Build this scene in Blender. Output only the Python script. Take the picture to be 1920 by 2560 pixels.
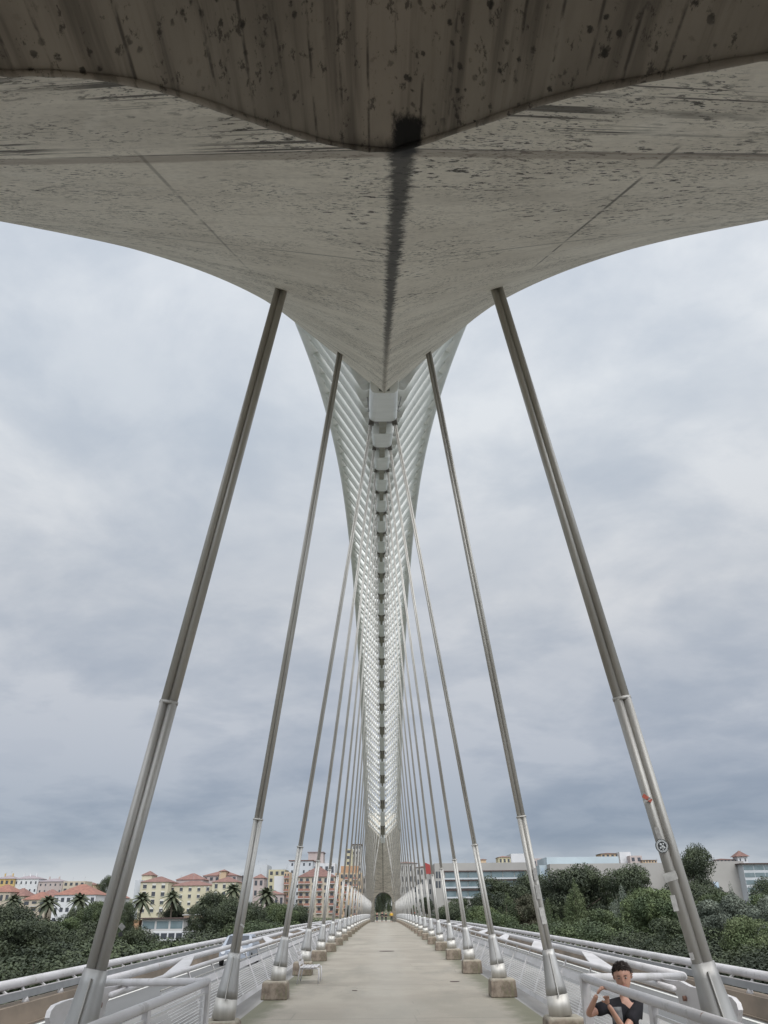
import bpy, bmesh, math, random
import numpy as np
from mathutils import Vector, Matrix
from math import radians, sin, cos, pi, tan, atan, sqrt
random.seed(7); rng = np.random.default_rng(7)
for o in list(bpy.data.objects): bpy.data.objects.remove(o)
SC = bpy.context.scene; COL = SC.collection

# ------------------------------------------------------------------ camera
F, PITCH, YAW, ROLL = 1993.68, 0.46325, 0.0063, -0.01066
CAM = Vector((-0.1413, 0.0, 2.05))
fw = Vector((sin(YAW)*cos(PITCH), cos(YAW)*cos(PITCH), sin(PITCH)))
_r = Vector((cos(YAW), -sin(YAW), 0)); _u = _r.cross(fw)
RT = _r*cos(ROLL)+_u*sin(ROLL); UP = -_r*sin(ROLL)+_u*cos(ROLL)
cd = bpy.data.cameras.new("camera"); cam = bpy.data.objects.new("camera", cd); COL.objects.link(cam)
cd.sensor_fit = 'VERTICAL'; cd.sensor_height = 24.0; cd.lens = F/2560*24.0
cd.clip_start = 0.05; cd.clip_end = 6000
mw = Matrix.Identity(4)
for i in range(3):
    mw[i][0] = RT[i]; mw[i][1] = UP[i]; mw[i][2] = -fw[i]; mw[i][3] = CAM[i]
cam.matrix_world = mw
SC.camera = cam
SC.render.resolution_x = 768; SC.render.resolution_y = 1024

def ray(x, y): return fw + RT*((x-960)/F) + UP*((1280-y)/F)
def at(x, y, Y):                       # where a sight line meets the plane at distance Y along the bridge
    d = ray(x, y); return CAM + d*((Y-CAM.y)/d.y)
def atX(x, y, X):
    d = ray(x, y); return CAM + d*((X-CAM.x)/d.x)

# ------------------------------------------------------------------ world and sun
W = bpy.data.worlds.new("World"); SC.world = W; W.use_nodes = True
nt = W.node_tree; N = nt.nodes; L = nt.links
for n in list(N): N.remove(n)
def wn(t, **k):
    n = N.new(t)
    for a, b in k.items(): setattr(n, a, b)
    return n
out = wn('ShaderNodeOutputWorld'); bg = wn('ShaderNodeBackground'); bg.inputs[1].default_value = 1.0
tc = wn('ShaderNodeTexCoord'); sep = wn('ShaderNodeSeparateXYZ'); L.new(tc.outputs['Generated'], sep.inputs[0])
ramp = wn('ShaderNodeValToRGB'); L.new(sep.outputs[2], ramp.inputs[0])
def s2l(c): return tuple(((v/255)/12.92 if v/255 <= .04045 else ((v/255+.055)/1.055)**2.4) for v in c)+(1,)
st = [(0.0,(192,195,198)),(0.03,(186,191,198)),(0.075,(146,156,171)),(0.16,(168,174,185)),(0.34,(197,200,205)),(0.55,(209,214,220)),(0.74,(216,221,228)),(1.0,(245,245,245))]
while len(ramp.color_ramp.elements) < len(st): ramp.color_ramp.elements.new(0.5)
for e, (p, c) in zip(ramp.color_ramp.elements, st): e.position = p; e.color = s2l(c)
ad = wn('ShaderNodeMath', operation='ADD'); L.new(sep.outputs[2], ad.inputs[0]); ad.inputs[1].default_value = 0.22
ab = wn('ShaderNodeMath', operation='MAXIMUM'); L.new(ad.outputs[0], ab.inputs[0]); ab.inputs[1].default_value = 0.08
dx = wn('ShaderNodeMath', operation='DIVIDE'); L.new(sep.outputs[0], dx.inputs[0]); L.new(ab.outputs[0], dx.inputs[1])
dy = wn('ShaderNodeMath', operation='DIVIDE'); L.new(sep.outputs[1], dy.inputs[0]); L.new(ab.outputs[0], dy.inputs[1])
cm = wn('ShaderNodeCombineXYZ'); L.new(dx.outputs[0], cm.inputs[0]); L.new(dy.outputs[0], cm.inputs[1])
def cloud(scale, detail, dist, lo, hi, a, b, off=0.0):
    mp = wn('ShaderNodeMapping'); L.new(cm.outputs[0], mp.inputs[0]); mp.inputs['Location'].default_value = (off, off*.7, off*.3)
    n = wn('ShaderNodeTexNoise'); L.new(mp.outputs[0], n.inputs['Vector']); n.inputs['Scale'].default_value = scale
    n.inputs['Detail'].default_value = detail; n.inputs['Distortion'].default_value = dist; n.inputs['Roughness'].default_value = .57
    m = wn('ShaderNodeMapRange'); L.new(n.outputs[0], m.inputs[0]); m.interpolation_type = 'SMOOTHSTEP'
    m.inputs[1].default_value = lo; m.inputs[2].default_value = hi; m.inputs[3].default_value = a; m.inputs[4].default_value = b
    return m
c1 = cloud(1.1, 9, .22, .35, .65, .755, 1.10, 5.4); c2 = cloud(2.8, 10, .3, .36, .64, .88, 1.09, 8.3)
mu = wn('ShaderNodeMath', operation='MULTIPLY'); L.new(c1.outputs[0], mu.inputs[0]); L.new(c2.outputs[0], mu.inputs[1])
dk = wn('ShaderNodeMix', data_type='RGBA', blend_type='MULTIPLY'); dk.inputs[0].default_value = 1.0
tint = wn('ShaderNodeValToRGB'); tint.color_ramp.elements[0].position = .62; tint.color_ramp.elements[0].color = (.655,.70,.755,1)
tint.color_ramp.elements[1].position = 1.1 if False else 1.0; tint.color_ramp.elements[1].color = (1.03,1.02,1.0,1)
L.new(mu.outputs[0], tint.inputs[0])
L.new(ramp.outputs[0], dk.inputs[6]); L.new(tint.outputs[0], dk.inputs[7])
SUN_EL, SUN_AZ = radians(48), radians(165)
sky = wn('ShaderNodeTexSky'); sky.sky_type = 'NISHITA'; sky.sun_disc = False; sky.sun_elevation = SUN_EL; sky.sun_rotation = SUN_AZ
sm = wn('ShaderNodeMix', data_type='RGBA', blend_type='MULTIPLY'); sm.inputs[0].default_value = 1; L.new(sky.outputs[0], sm.inputs[6]); sm.inputs[7].default_value = (.06,.06,.06,1)
mx = wn('ShaderNodeMix', data_type='RGBA'); mx.inputs[0].default_value = .90; L.new(sm.outputs[2], mx.inputs[6]); L.new(dk.outputs[2], mx.inputs[7])
SUNV = (sin(SUN_AZ)*cos(SUN_EL), cos(SUN_AZ)*cos(SUN_EL), sin(SUN_EL))
vd = wn('ShaderNodeVectorMath', operation='DOT_PRODUCT'); L.new(tc.outputs['Generated'], vd.inputs[0]); vd.inputs[1].default_value = SUNV
gl = wn('ShaderNodeMapRange'); gl.interpolation_type = 'SMOOTHSTEP'; L.new(vd.outputs['Value'], gl.inputs[0])
for i_, v_ in zip((1,2,3,4), (.30,1.0,1.08,3.4)): gl.inputs[i_].default_value = v_
vs = wn('ShaderNodeVectorMath', operation='SCALE'); L.new(mx.outputs[2], vs.inputs[0]); L.new(gl.outputs[0], vs.inputs['Scale'])
L.new(vs.outputs[0], bg.inputs[0]); L.new(bg.outputs[0], out.inputs[0])
sl = bpy.data.lights.new("sun", 'SUN'); sl.energy = 1.4; sl.angle = radians(35); sl.color = (1, .97, .93)
so = bpy.data.objects.new("sun", sl); COL.objects.link(so)
sd = Vector((sin(SUN_AZ)*cos(SUN_EL), cos(SUN_AZ)*cos(SUN_EL), sin(SUN_EL)))
so.rotation_euler = sd.to_track_quat('Z', 'Y').to_euler(); so.location = (0, -20, 60)
SC.view_settings.view_transform = 'Standard'; SC.view_settings.look = 'None'; SC.view_settings.exposure = 0.2; SC.view_settings.gamma = 1

# ------------------------------------------------------------------ materials
M = {}
def mat(name, col, rough=.6, metal=0., col2=None, scale=3., stretch=(1,1,1), lo=.35, hi=.65, bump=0., bscale=20., objrand=0., detail=6):
    m = bpy.data.materials.new(name); m.use_nodes = True; t = m.node_tree; b = t.nodes['Principled BSDF']
    b.inputs['Roughness'].default_value = rough; b.inputs['Metallic'].default_value = metal
    b.inputs['Base Color'].default_value = tuple(col)+(1,)
    M[name] = m
    tcn = t.nodes.new('ShaderNodeTexCoord'); mp = t.nodes.new('ShaderNodeMapping'); mp.inputs['Scale'].default_value = stretch
    t.links.new(tcn.outputs['Object'], mp.inputs[0])
    last = None
    if col2 is not None:
        n = t.nodes.new('ShaderNodeTexNoise'); n.inputs['Scale'].default_value = scale; n.inputs['Detail'].default_value = detail
        t.links.new(mp.outputs[0], n.inputs['Vector'])
        r = t.nodes.new('ShaderNodeMapRange'); r.inputs[1].default_value = lo; r.inputs[2].default_value = hi; t.links.new(n.outputs[0], r.inputs[0])
        x = t.nodes.new('ShaderNodeMix'); x.data_type = 'RGBA'; x.inputs[6].default_value = tuple(col)+(1,); x.inputs[7].default_value = tuple(col2)+(1,)
        t.links.new(r.outputs[0], x.inputs[0]); last = x.outputs[2]
        t.links.new(last, b.inputs['Base Color'])
    if objrand:
        oi = t.nodes.new('ShaderNodeObjectInfo'); hs = t.nodes.new('ShaderNodeHueSaturation')
        r = t.nodes.new('ShaderNodeMapRange'); r.inputs[3].default_value = 1-objrand; r.inputs[4].default_value = 1+objrand
        t.links.new(oi.outputs['Random'], r.inputs[0]); t.links.new(r.outputs[0], hs.inputs['Value'])
        if last is not None: t.links.new(last, hs.inputs['Color'])
        else: hs.inputs['Color'].default_value = tuple(col)+(1,)
        t.links.new(hs.outputs[0], b.inputs['Base Color'])
    if bump:
        n = t.nodes.new('ShaderNodeTexNoise'); n.inputs['Scale'].default_value = bscale; n.inputs['Detail'].default_value = 5
        t.links.new(mp.outputs[0], n.inputs['Vector']); bp = t.nodes.new('ShaderNodeBump'); bp.inputs['Strength'].default_value = bump; bp.inputs['Distance'].default_value = .02
        t.links.new(n.outputs[0], bp.inputs['Height']); t.links.new(bp.outputs[0], b.inputs['Normal'])
    return m

class NB:                                   # small node helper for the richer materials
    def __init__(s, name, rough=.85):
        s.m = bpy.data.materials.new(name); s.m.use_nodes = True; s.t = s.m.node_tree; s.b = s.t.nodes['Principled BSDF']
        s.b.inputs['Roughness'].default_value = rough; M[name] = s.m
        s.tc = s.t.nodes.new('ShaderNodeTexCoord').outputs['Object']
    def l(s, a, b): s.t.links.new(a, b)
    def map(s, sc, loc=(0,0,0), src=None):
        n = s.t.nodes.new('ShaderNodeMapping'); n.inputs['Scale'].default_value = sc; n.inputs['Location'].default_value = loc; s.l(src or s.tc, n.inputs[0]); return n.outputs[0]
    def noise(s, v, sc, det=6, ro=.55, di=0.):
        n = s.t.nodes.new('ShaderNodeTexNoise'); n.inputs['Scale'].default_value = sc; n.inputs['Detail'].default_value = det
        n.inputs['Roughness'].default_value = ro; n.inputs['Distortion'].default_value = di; s.l(v, n.inputs['Vector']); return n.outputs[0]
    def voro(s, v, sc, feat='F1'):
        n = s.t.nodes.new('ShaderNodeTexVoronoi'); n.feature = feat; n.inputs['Scale'].default_value = sc; s.l(v, n.inputs['Vector']); return n.outputs['Distance']
    def rng(s, v, a, b, c=0., d=1., smooth=True):
        n = s.t.nodes.new('ShaderNodeMapRange'); n.interpolation_type = 'SMOOTHSTEP' if smooth else 'LINEAR'
        for i, q in zip((1,2,3,4), (a,b,c,d)): n.inputs[i].default_value = q
        s.l(v, n.inputs[0]); return n.outputs[0]
    def math(s, op, a, b=None, c=None):
        n = s.t.nodes.new('ShaderNodeMath'); n.operation = op
        for i, q in enumerate((a, b, c)):
            if q is None: continue
            if isinstance(q, (int, float)): n.inputs[i].default_value = q
            else: s.l(q, n.inputs[i])
        return n.outputs[0]
    def xyz(s):
        n = s.t.nodes.new('ShaderNodeSeparateXYZ'); s.l(s.tc, n.inputs[0]); return n.outputs
    def mix(s, f, a, b):
        n = s.t.nodes.new('ShaderNodeMix'); n.data_type = 'RGBA'
        if isinstance(f, (int, float)): n.inputs[0].default_value = f
        else: s.l(f, n.inputs[0])
        for i, q in ((6, a), (7, b)):
            if isinstance(q, tuple): n.inputs[i].default_value = q+(1,)
            else: s.l(q, n.inputs[i])
        return n.outputs[2]
    def fin(s, col, h=None, st=.4, dist=.02):
        s.l(col, s.b.inputs['Base Color'])
        if h is not None:
            n = s.t.nodes.new('ShaderNodeBump'); n.inputs['Strength'].default_value = st; n.inputs['Distance'].default_value = dist
            s.l(h, n.inputs['Height']); s.l(n.outputs[0], s.b.inputs['Normal'])

# weathered soffit concrete of the portals (object origin on the deck axis, y = distance into the span)
k = NB('soffit_concrete', .9)
X, Yc, Z = k.xyz(); ax = k.math('ABSOLUTE', X)
base = k.mix(k.rng(k.noise(k.tc, .7, 8, .6), .36, .66), (.82,.765,.66), (.69,.635,.54))
base = k.mix(k.rng(k.noise(k.map((.45,1.7,1), (3,0,0)), 1.1, 7, .62), .48, .68, 0, .5), base, (.54,.495,.42))
base = k.mix(k.rng(k.noise(k.map((1,1,1), (8,3,1)), 2.2, 7, .65), .54, .70, 0, .45), base, (.88,.84,.75))
base = k.mix(k.rng(k.noise(k.map((.6,2.4,1), (1,7,0)), 3.0, 6, .7), .52, .68, 0, .35), base, (.48,.435,.35))
fine = k.noise(k.tc, 26, 4, .6); base = k.mix(k.rng(fine, .38, .7, 0, .28), base, (.46,.42,.36))
# small mould flecks, gathered in drifts
m1 = k.rng(k.noise(k.map((1,1,1), (9,2,0)), 1.0, 4, .6), .43, .60); m2 = k.rng(k.noise(k.map((1,1,1), (1,5,0)), 1.6, 4, .6), .42, .60)
fl = k.math('MULTIPLY', k.rng(k.noise(k.map((5.5,11,7)), 2.2, 5, .65, .15), .565, .62), m1)
base = k.mix(k.math('MULTIPLY', fl, .95), base, (.06,.053,.042))
fl2 = k.math('MULTIPLY', k.rng(k.noise(k.map((13,27,18), (4,1,3)), 2.1, 4, .65), .56, .61), m2)
base = k.mix(k.math('MULTIPLY', fl2, .85), base, (.09,.083,.07))
# narrow board marks on the strip next to the passage
strip = k.math('SUBTRACT', 1.0, k.rng(Yc, 2.64, 2.68))
crk = k.rng(k.noise(k.map((.35,26,0), (7,0,0)), 1.0, 3, .5), .55, .60)
base = k.mix(k.math('MULTIPLY', k.math('MULTIPLY', strip, crk), k.rng(k.noise(k.map((.8,2.2,0), (2,4,0)), 1.5, 3), .42, .58, 0, .9)), base, (.09,.08,.065))
# darker joint band and joint lines
wob = k.math('ADD', Yc, k.math('MULTIPLY', k.math('SUBTRACT', k.noise(k.tc, 3.0, 5, .65), .5), .05))
band = k.math('MULTIPLY', k.rng(wob, 2.63, 2.645), k.math('SUBTRACT', 1.0, k.rng(wob, 2.72, 2.75)))
base = k.mix(k.math('MULTIPLY', band, .60), base, (.30,.25,.205))
def line(pos, w):
    return k.math('SUBTRACT', 1.0, k.rng(k.math('ABSOLUTE', k.math('SUBTRACT', Yc, pos)), w*.35, w))
for p_, w_, a_ in ((2.635,.012,.8),(4.9,.022,.55),(9.0,.02,.35),(14.35,.05,.6),(14.5,.03,.5)):
    base = k.mix(k.math('MULTIPLY', k.math('MULTIPLY', line(p_, w_), a_), k.rng(k.noise(k.tc, 1.3, 4), .32, .5)), base, (.13,.12,.10))
sidel = k.rng(X, -.1, .1, .55, 1.0)
dl = k.math('SUBTRACT', 1.0, k.rng(k.math('ABSOLUTE', k.math('SUBTRACT', ax, k.math('ADD', 1.10, k.math('MULTIPLY', Yc, .062)))), .004, .016))
base = k.mix(k.math('MULTIPLY', k.math('MULTIPLY', k.math('MULTIPLY', dl, sidel), k.rng(k.noise(k.tc, 2.2, 3), .36, .52)), k.math('MULTIPLY', k.rng(Yc, 2.5, 2.6), k.rng(Yc, 5.2, 7, .85, 0))), base, (.12,.11,.09))
# black run-off stain down the keel, with a soaked patch at the passage lip
wd = k.math('ADD', k.rng(Yc, 2.6, 12, .058, .03, False), k.math('MULTIPLY', k.math('SUBTRACT', k.noise(k.map((2.2,3.2,1)), 4, 8, .8), .5), .20))
stn = k.math('SUBTRACT', 1.0, k.rng(k.math('SUBTRACT', k.math('ABSOLUTE', k.math('ADD', X, .015)), wd), -.025, .03))
base = k.mix(k.math('MULTIPLY', stn, k.rng(Yc, 6.0, 15, .9, .35)), base, (.040,.038,.034))
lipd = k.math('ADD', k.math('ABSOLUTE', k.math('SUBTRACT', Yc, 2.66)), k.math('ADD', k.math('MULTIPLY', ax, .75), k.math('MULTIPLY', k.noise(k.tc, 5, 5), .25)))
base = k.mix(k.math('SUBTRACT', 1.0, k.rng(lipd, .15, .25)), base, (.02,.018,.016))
k.fin(base, k.math('ADD', k.math('MULTIPLY', fine, .4), k.math('SUBTRACT', 1.0, k.math('MAXIMUM', fl, fl2))), .35, .015)

# board-marked lining of the passage
k = NB('vault_concrete', .92)
X, Yc, Z = k.xyz(); ax = k.math('ABSOLUTE', X)
base = k.mix(k.rng(k.noise(k.map((1,.35,1)), 1.6, 7, .6), .36, .66), (.345,.30,.245), (.225,.195,.16))
stv = k.noise(k.map((9,.45,9)), 1.0, 5, .6)
base = k.mix(k.rng(stv, .48, .68, 0, .6), base, (.075,.062,.05))
base = k.mix(k.rng(k.noise(k.map((6,.3,6), (5,0,0)), 1.0, 4, .6), .56, .74, 0, .5), base, (.42,.375,.315))
brd = k.math('MULTIPLY', k.math('SUBTRACT', 1.0, k.rng(k.math('ABSOLUTE', k.math('SUBTRACT', k.math('FRACT', k.math('MULTIPLY', X, 8.5)), .5)), .012, .07)), k.rng(k.noise(k.map((5,1.3,5)), 2.0, 5, .7), .46, .62))
base = k.mix(k.math('MULTIPLY', brd, .75), base, (.05,.042,.035))
sp = k.math('MULTIPLY', k.math('SUBTRACT', 1.0, k.rng(k.math('ADD', k.voro(k.map((6,5,6)), 2.9), k.math('MULTIPLY', k.noise(k.tc, 16, 6, .75), .9)), .56, .70)), k.rng(k.noise(k.tc, 2.1, 3), .40, .55))
base = k.mix(k.math('MULTIPLY', sp, .85), base, (.028,.024,.02))
bl = k.rng(k.noise(k.map((17,9,17), (1,2,3)), 1.0, 8, .75), .565, .63)
base = k.mix(k.math('MULTIPLY', bl, .72), base, (.035,.029,.024))
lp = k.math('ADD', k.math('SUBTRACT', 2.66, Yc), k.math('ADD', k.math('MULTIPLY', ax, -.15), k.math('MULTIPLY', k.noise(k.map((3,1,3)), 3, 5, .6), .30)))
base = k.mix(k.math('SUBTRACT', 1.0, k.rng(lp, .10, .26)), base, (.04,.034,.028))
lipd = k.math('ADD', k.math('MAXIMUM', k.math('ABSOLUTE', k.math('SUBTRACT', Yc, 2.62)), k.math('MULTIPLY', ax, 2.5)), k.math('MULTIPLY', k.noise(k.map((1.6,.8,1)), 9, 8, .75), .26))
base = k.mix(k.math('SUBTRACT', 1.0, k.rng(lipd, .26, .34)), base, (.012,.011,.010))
k.fin(base, k.math('ADD', stv, k.math('SUBTRACT', 1.0, brd)), .35, .02)

# walkway surface
k = NB('walkway_concrete', .8)
X, Yc, Z = k.xyz(); ax = k.math('ABSOLUTE', X)
base = k.mix(k.rng(k.noise(k.tc, .35, 7, .6), .36, .66), (.33,.295,.24), (.265,.235,.19))
base = k.mix(k.rng(k.noise(k.map((1,.25,1)), 1.6, 6, .6), .48, .72, 0, .5), base, (.235,.22,.185))
base = k.mix(k.rng(k.noise(k.tc, 30, 3), .4, .7, 0, .3), base, (.20,.18,.155))
jt = k.math('SUBTRACT', 1.0, k.rng(k.math('ABSOLUTE', k.math('SUBTRACT', k.math('FRACT', k.math('DIVIDE', Yc, 7.5)), .5)), .001, .004))
base = k.mix(k.math('MULTIPLY', jt, .75), base, (.10,.09,.075))
cr = k.math('MULTIPLY', k.math('SUBTRACT', 1.0, k.rng(k.voro(k.map((.5,.35,1)), 1.0, 'DISTANCE_TO_EDGE'), .0, .012)), k.rng(k.noise(k.tc, .5, 4), .5, .6)); base = k.mix(k.math('MULTIPLY', cr, .5), base, (.14,.13,.11))
wet = k.rng(k.noise(k.map((.5,.16,1), (3,1,0)), 1.3, 6, .6), .50, .62, 0, .4); base = k.mix(wet, base, (.20,.185,.15))
mid = k.rng(k.math('ADD', ax, k.math('MULTIPLY', k.noise(k.map((1,.2,1)), 1.2, 5), 1.6)), .9, 1.9, .3, 0); base = k.mix(mid, base, (.36,.335,.29))
edge = k.rng(k.math('ADD', ax, k.math('MULTIPLY', k.noise(k.tc, 2.2, 6, .65), .9)), 2.75, 3.25)
base = k.mix(k.math('MULTIPLY', edge, .8), base, (.10,.10,.058))
sp = k.rng(k.noise(k.tc, 3.1, 6, .7), .66, .74); base = k.mix(k.math('MULTIPLY', sp, .5), base, (.11,.095,.075))
k.fin(base, k.noise(k.tc, 40, 4), .15)

# mossy plinths
k = NB('plinth_concrete', .9)
X, Yc, Z = k.xyz()
base = k.mix(k.rng(k.noise(k.tc, 4, 7, .65), .38, .64), (.24,.195,.15), (.12,.092,.07))
base = k.mix(k.rng(k.noise(k.map((6,6,1.2)), 1.5, 5, .6), .5, .66, 0, .7), base, (.13,.125,.07))
base = k.mix(k.math('MULTIPLY', k.rng(k.math('ADD', Z, k.math('MULTIPLY', k.noise(k.tc, 7, 4), .12)), .39, .46), .8), base, (.34,.31,.25))
k.fin(base, k.noise(k.tc, 18, 5), .4)

mat('concrete', (.36,.34,.30), .9, col2=(.25,.235,.205), scale=1.2, bump=.2)
mat('kerb_concrete', (.26,.205,.155), .9, col2=(.16,.13,.10), scale=1.1, stretch=(1,.5,1), bump=.2, bscale=6)
mat('ledge_concrete', (.29,.28,.265), .85, col2=(.22,.21,.20), scale=.8, stretch=(1,.4,1))
mat('asphalt', (.16,.16,.158), .85, col2=(.125,.125,.123), scale=.6, stretch=(1,.2,1), bump=.2, bscale=60)
mat('lane_paint', (.75,.74,.70), .6)
k = NB('white_paint', .42)
base = k.mix(k.rng(k.noise(k.map((1,.35,1)), 2.0, 6, .6), .42, .70), (.56,.54,.54), (.44,.425,.41))
base = k.mix(k.rng(k.noise(k.map((3,1.2,1)), 3.5, 7, .7), .58, .68, 0, .55), base, (.30,.28,.25))
base = k.mix(k.rng(k.noise(k.map((1,1,.6), (4,1,2)), 6.5, 6, .7), .66, .71, 0, .8), base, (.24,.13,.08))
k.fin(base, k.noise(k.tc, 22, 4), .08)
mat('grey_paint', (.32,.325,.33), .45, col2=(.26,.265,.27), scale=2)
mat('arch_paint', (.76,.765,.735), .55, col2=(.64,.645,.61), scale=.6, lo=.42, hi=.75, stretch=(1,1,.4))
mat('box_paint', (.82,.83,.81), .5, col2=(.73,.74,.715), scale=.8)
mat('arch_recess', (.26,.245,.19), .7, col2=(.30,.29,.24), scale=2)
mat('bronze_and_pocket_shade', (.13,.115,.10), .5, metal=.3)  # bronze of the top sockets, also the painted shade inside the box recesses
mat('steel', (.50,.485,.455), .55, metal=.62, col2=(.38,.365,.335), scale=1.1, stretch=(6,6,.35), lo=.4, hi=.75)
mat('steel_upper', (.56,.54,.50), .55, metal=.6, col2=(.42,.40,.365), scale=1.0, stretch=(8,8,.3), lo=.35, hi=.75)
mat('steel_socket', (.44,.435,.42), .5, metal=.65, col2=(.32,.31,.295), scale=2.5, stretch=(2,2,.6))
mat('rust_bolt', (.20,.11,.08), .8)
mat('tape_grey', (.38,.37,.35), .6, col2=(.28,.27,.255), scale=30)
mat('tape_white', (.52,.51,.48), .6, col2=(.36,.35,.33), scale=18)
mat('sticker_black', (.02,.022,.025), .5); mat('sticker_white', (.62,.64,.64), .5); mat('sticker_red', (.45,.10,.06), .5)
mat('wire', (.66,.65,.64), .4, metal=.4)
mat('water', (.07,.085,.07), .12, bump=.25, bscale=.9)
mat('soil', (.13,.12,.075), .95, col2=(.06,.075,.035), scale=.05)
mat('grass_green', (.055,.07,.028), .95, col2=(.09,.095,.045), scale=.3)
mat('leaf_dark', (.020,.029,.014), .7, col2=(.050,.064,.028), scale=.6, lo=.4, hi=.62, objrand=.25)
mat('leaf_mid', (.034,.052,.020), .7, col2=(.078,.102,.038), scale=.6, lo=.4, hi=.62, objrand=.25)
mat('leaf_light', (.075,.105,.040), .7, col2=(.11,.135,.055), scale=.4, objrand=.2)
mat('leaf_silver', (.08,.098,.074), .7, col2=(.145,.165,.125), scale=.6, lo=.4, hi=.62, objrand=.15)
mat('leaf_brown', (.075,.062,.035), .7, col2=(.05,.055,.028), scale=.4, objrand=.15)
mat('leaf_palm', (.050,.062,.034), .6, col2=(.08,.088,.05), scale=.6)
mat('bark', (.14,.115,.09), .95, col2=(.08,.065,.05), scale=4, stretch=(1,1,.3))
mat('roof_tile', (.20,.11,.09), .85, col2=(.14,.075,.065), scale=.9, objrand=.15)
mat('roof_red', (.26,.125,.09), .85, col2=(.19,.09,.07), scale=.9)
mat('roof_grey', (.27,.23,.24), .85, col2=(.22,.19,.20), scale=.9)
mat('roof_dark', (.07,.045,.04), .8)
mat('glass_dark', (.05,.055,.065), .15); mat('glass_teal', (.15,.19,.205), .15, col2=(.10,.14,.15), scale=.3)
mat('glass_blue', (.40,.47,.54), .2, col2=(.30,.37,.43), scale=.2)
mat('shutter', (.55,.54,.50), .7)
for nm, c in dict(cream=(.50,.46,.34), white=(.55,.55,.555), ochre=(.46,.33,.14), beige=(.42,.365,.29), pinkish=(.40,.34,.32), tan=(.48,.36,.24), orange=(.40,.24,.14), palegrey=(.42,.41,.395), stonewall=(.33,.315,.295), yellowish=(.46,.42,.28), brick=(.28,.10,.075), paleblue=(.38,.44,.47), palewhite=(.46,.48,.50)).items():
    mat('wall_'+nm, c, .85, col2=tuple(v*.86 for v in c), scale=.12, detail=8)
mat('skin', (.54,.315,.225), .5, col2=(.46,.25,.18), scale=5); mat('hair', (.030,.020,.016), .6, col2=(.05,.035,.028), scale=60)
mat('shirt_black', (.006,.006,.008), .9, col2=(.014,.012,.016), scale=12); mat('print_grey', (.20,.20,.20), .8, col2=(.07,.07,.075), scale=16)
mat('eye_white', (.34,.30,.27), .3); mat('eye_dark', (.02,.013,.01), .2); mat('lip', (.36,.15,.12), .5)
mat('cloth_yellow', (.62,.38,.03), .8); mat('cloth_dark', (.018,.018,.022), .85); mat('cloth_blue', (.03,.04,.07), .85); mat('cloth_short', (.05,.05,.055), .85)
mat('car_silver', (.36,.39,.44), .3, metal=.3); mat('rubber', (.02,.02,.02), .8); mat('car_red', (.35,.03,.02), .35)
mat('black_metal', (.03,.03,.03), .5); mat('headlamp', (.7,.72,.75), .15); mat('sign_blue', (.03,.06,.22), .5); mat('sign_red', (.27,.035,.03), .6)
m = mat('red_lamp', (.8,.02,.02), .3); m.node_tree.nodes['Principled BSDF'].inputs['Emission Color'].default_value = (1,.06,.06,1); m.node_tree.nodes['Principled BSDF'].inputs['Emission Strength'].default_value = 2.5

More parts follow.
